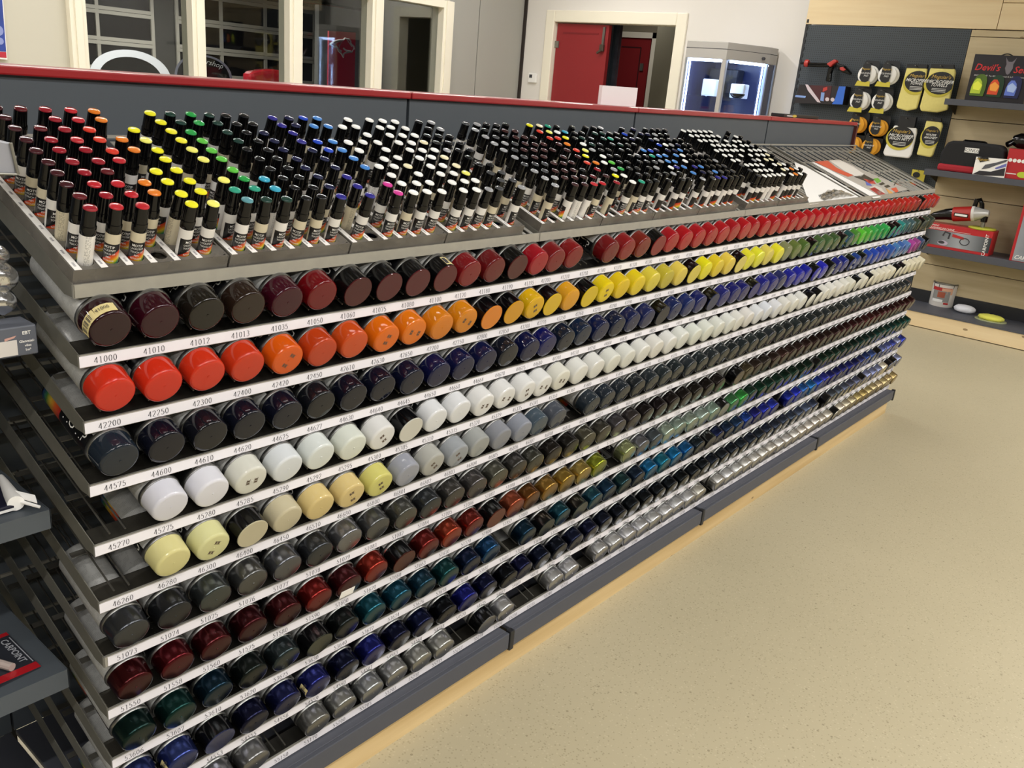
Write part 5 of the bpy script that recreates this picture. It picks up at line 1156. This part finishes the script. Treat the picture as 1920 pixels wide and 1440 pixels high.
for i, (px, py, wd, hh) in enumerate(((0, 478, .03, .012), (5, 520, .04, .02), (3, 566, .04, .016))):
    c = atY(px, py, .0 + .0 * i); t = tag(link('foil_sachet', None), '', 'sachet') if False else None
    mb = MB(); n, k = 16, 8; rr = random.Random(i); vs = []; fs = []
    for j in range(k + 1):
        for q_ in range(n):
            a_ = 2 * PI * q_ / n; v_ = -1 + 2 * j / k; w_ = (1 - abs(v_) ** 2.2); jit = 1 + .12 * rr.uniform(-1, 1)
            vs.append((c[0] - .012 + wd * math.cos(a_) * (.45 + .55 * w_) * .8, c[1] + hh * .7 * math.sin(a_) * w_ * jit, c[2] + hh * v_ * 1.0 + .003 * math.sin(a_ * 3)))
    for j in range(k):
        for q_ in range(n): fs.append((j * n + q_, j * n + (q_ + 1) % n, (j + 1) * n + (q_ + 1) % n, (j + 1) * n + q_))
    fs.append(tuple(range(n))[::-1]); fs.append(tuple(k * n + q_ for q_ in range(n))); mb.raw(vs, fs)
    tag(mb.build('foil_sachet', M_foil, smooth=60), f'{("top", "middle", "lowest")[i]} of the three silver foil sachets at the left edge', 'sachet', 'foil sachets left of the rack')
bl = thing('blister_card', 'dark blister card with silver brand lettering and a red edge on the lower left shelf', 'pack'); z = .4932
cq = lambda a, b: atZ(a, b, z); p0, p1, p2, p3 = cq(12, 1187), cq(77, 1251), cq(-60, 1318), cq(-130, 1240)
mb = MB(); mb.prism([p0, p1, p2, p3], (0, 0, .0015)); mb.build('card', mat('card_slate', '#2b2d34', .3), bl)
e1 = (p1 - p0); L1 = np.linalg.norm(e1); e1 /= L1; e2 = np.cross(np.array([0, 0, 1.0]), e1); e2 = -e2 if (p3 - p0) @ e2 < 0 else e2
mb = MB(); T = lambda a, b, d=.0017: p0 + e1 * a * L1 + e2 * b + np.array([0, 0, d])
mb.prism([T(.86, 0), T(1, 0), T(1, .1), T(.86, .1)], (0, 0, .0002), 0); mb.prism([T(0, 0), T(.08, 0), T(.08, .1), T(0, .1)], (0, 0, .0002), 0)
mb.text('CARPOINT', T(.46, .0125), e1, -e2, .0155, 1, bold=.015); mb.prism([T(.14, .002), T(.83, .002), T(.83, .0035), T(.14, .0035)], (0, 0, .0002), 1)
mb.tube([T(.55, .05, .008), T(.85, .034, .008)], .0065, 10, 2)
mb.build('print', [mat('blister_red', '#a81c24', .2), mat('letter_silver', '#a4a6ac', .4), mat('tube_pale', '#b9a9a2', .3)], bl)
ap = thing('applicator', 'white plastic applicator with a flat clip lying on the middle left shelf', 'applicator'); za = .7705
p0, p1 = atZ(8, 905, za + .012), atZ(30, 944, za + .012); mb = MB(); d_ = (p1 - p0); mb.tube([p0 - d_ * .3, p0, p0 + d_ * .6, p1], [.004, .0065, .010, .0115], 16); mb.build('nozzle', M_paper, ap, smooth=50)
mb = MB(); a, b, c, d = atZ(14, 918, za + .020), atZ(66, 930, za + .020), atZ(70, 944, za + .014), atZ(20, 930, za + .016); mb.prism([a, b, c, d], (0, 0, .0016)); mb.prism([atZ(18, 930, za + .016), atZ(76, 948, za + .012), atZ(74, 951, za + .011), atZ(18, 936, za + .014)], (0, 0, -.002)); mb.build('clip', M_paper, ap)
pk = thing('dark_pack', 'dark blue packet with an orange flash behind the white applicator', 'pack'); p = atZ(-10, 930, za)
mb = MB(); mb.box(-.16, .012, za, -.062, .20, za + .012); mb.build('packet', mat('packet_navy', '#1a1a2c', .3), pk, bevel=.003)
mb = MB(); mb.box(-.10, .13, za + .0122, -.068, .16, za + .0126, 0); mb.box(-.15, .0115, za + .002, -.063, .0119, za + .006, 1); mb.build('print', [mat('flash_orange', '#b0663a', .4), M_whitetxt], pk)
gb = thing('tray_bracket', 'pale grey metal bracket above the upper left shelf', 'bracket'); p = [atY(a, b, .02) for a, b in ((-30, 258), (22, 268), (31, 327), (-30, 327))]
mb = MB(); mb.prism(p, (0, .05, 0)); mb.build('plate', mat('bracket_grey', '#9b9ca3', .4, .2), gb, bevel=.002)
mb = MB(); mb.tube([atY(20, 268, .018), atY(25, 290, .018), atY(34, 327, .018)], .0022, 8); mb.tube([atY(-30, 325, .018), atY(32, 327, .018)], .0018, 8); mb.build('edge_rod', M_steel, gb)
mb = MB(); q_ = atY(5, 300, .06); mb.tube([(q_[0] - .01, .068, q_[2]), (q_[0] - .01, .36, q_[2] + .0)], .004, 6); mb.build('arm', M_steel, gb)
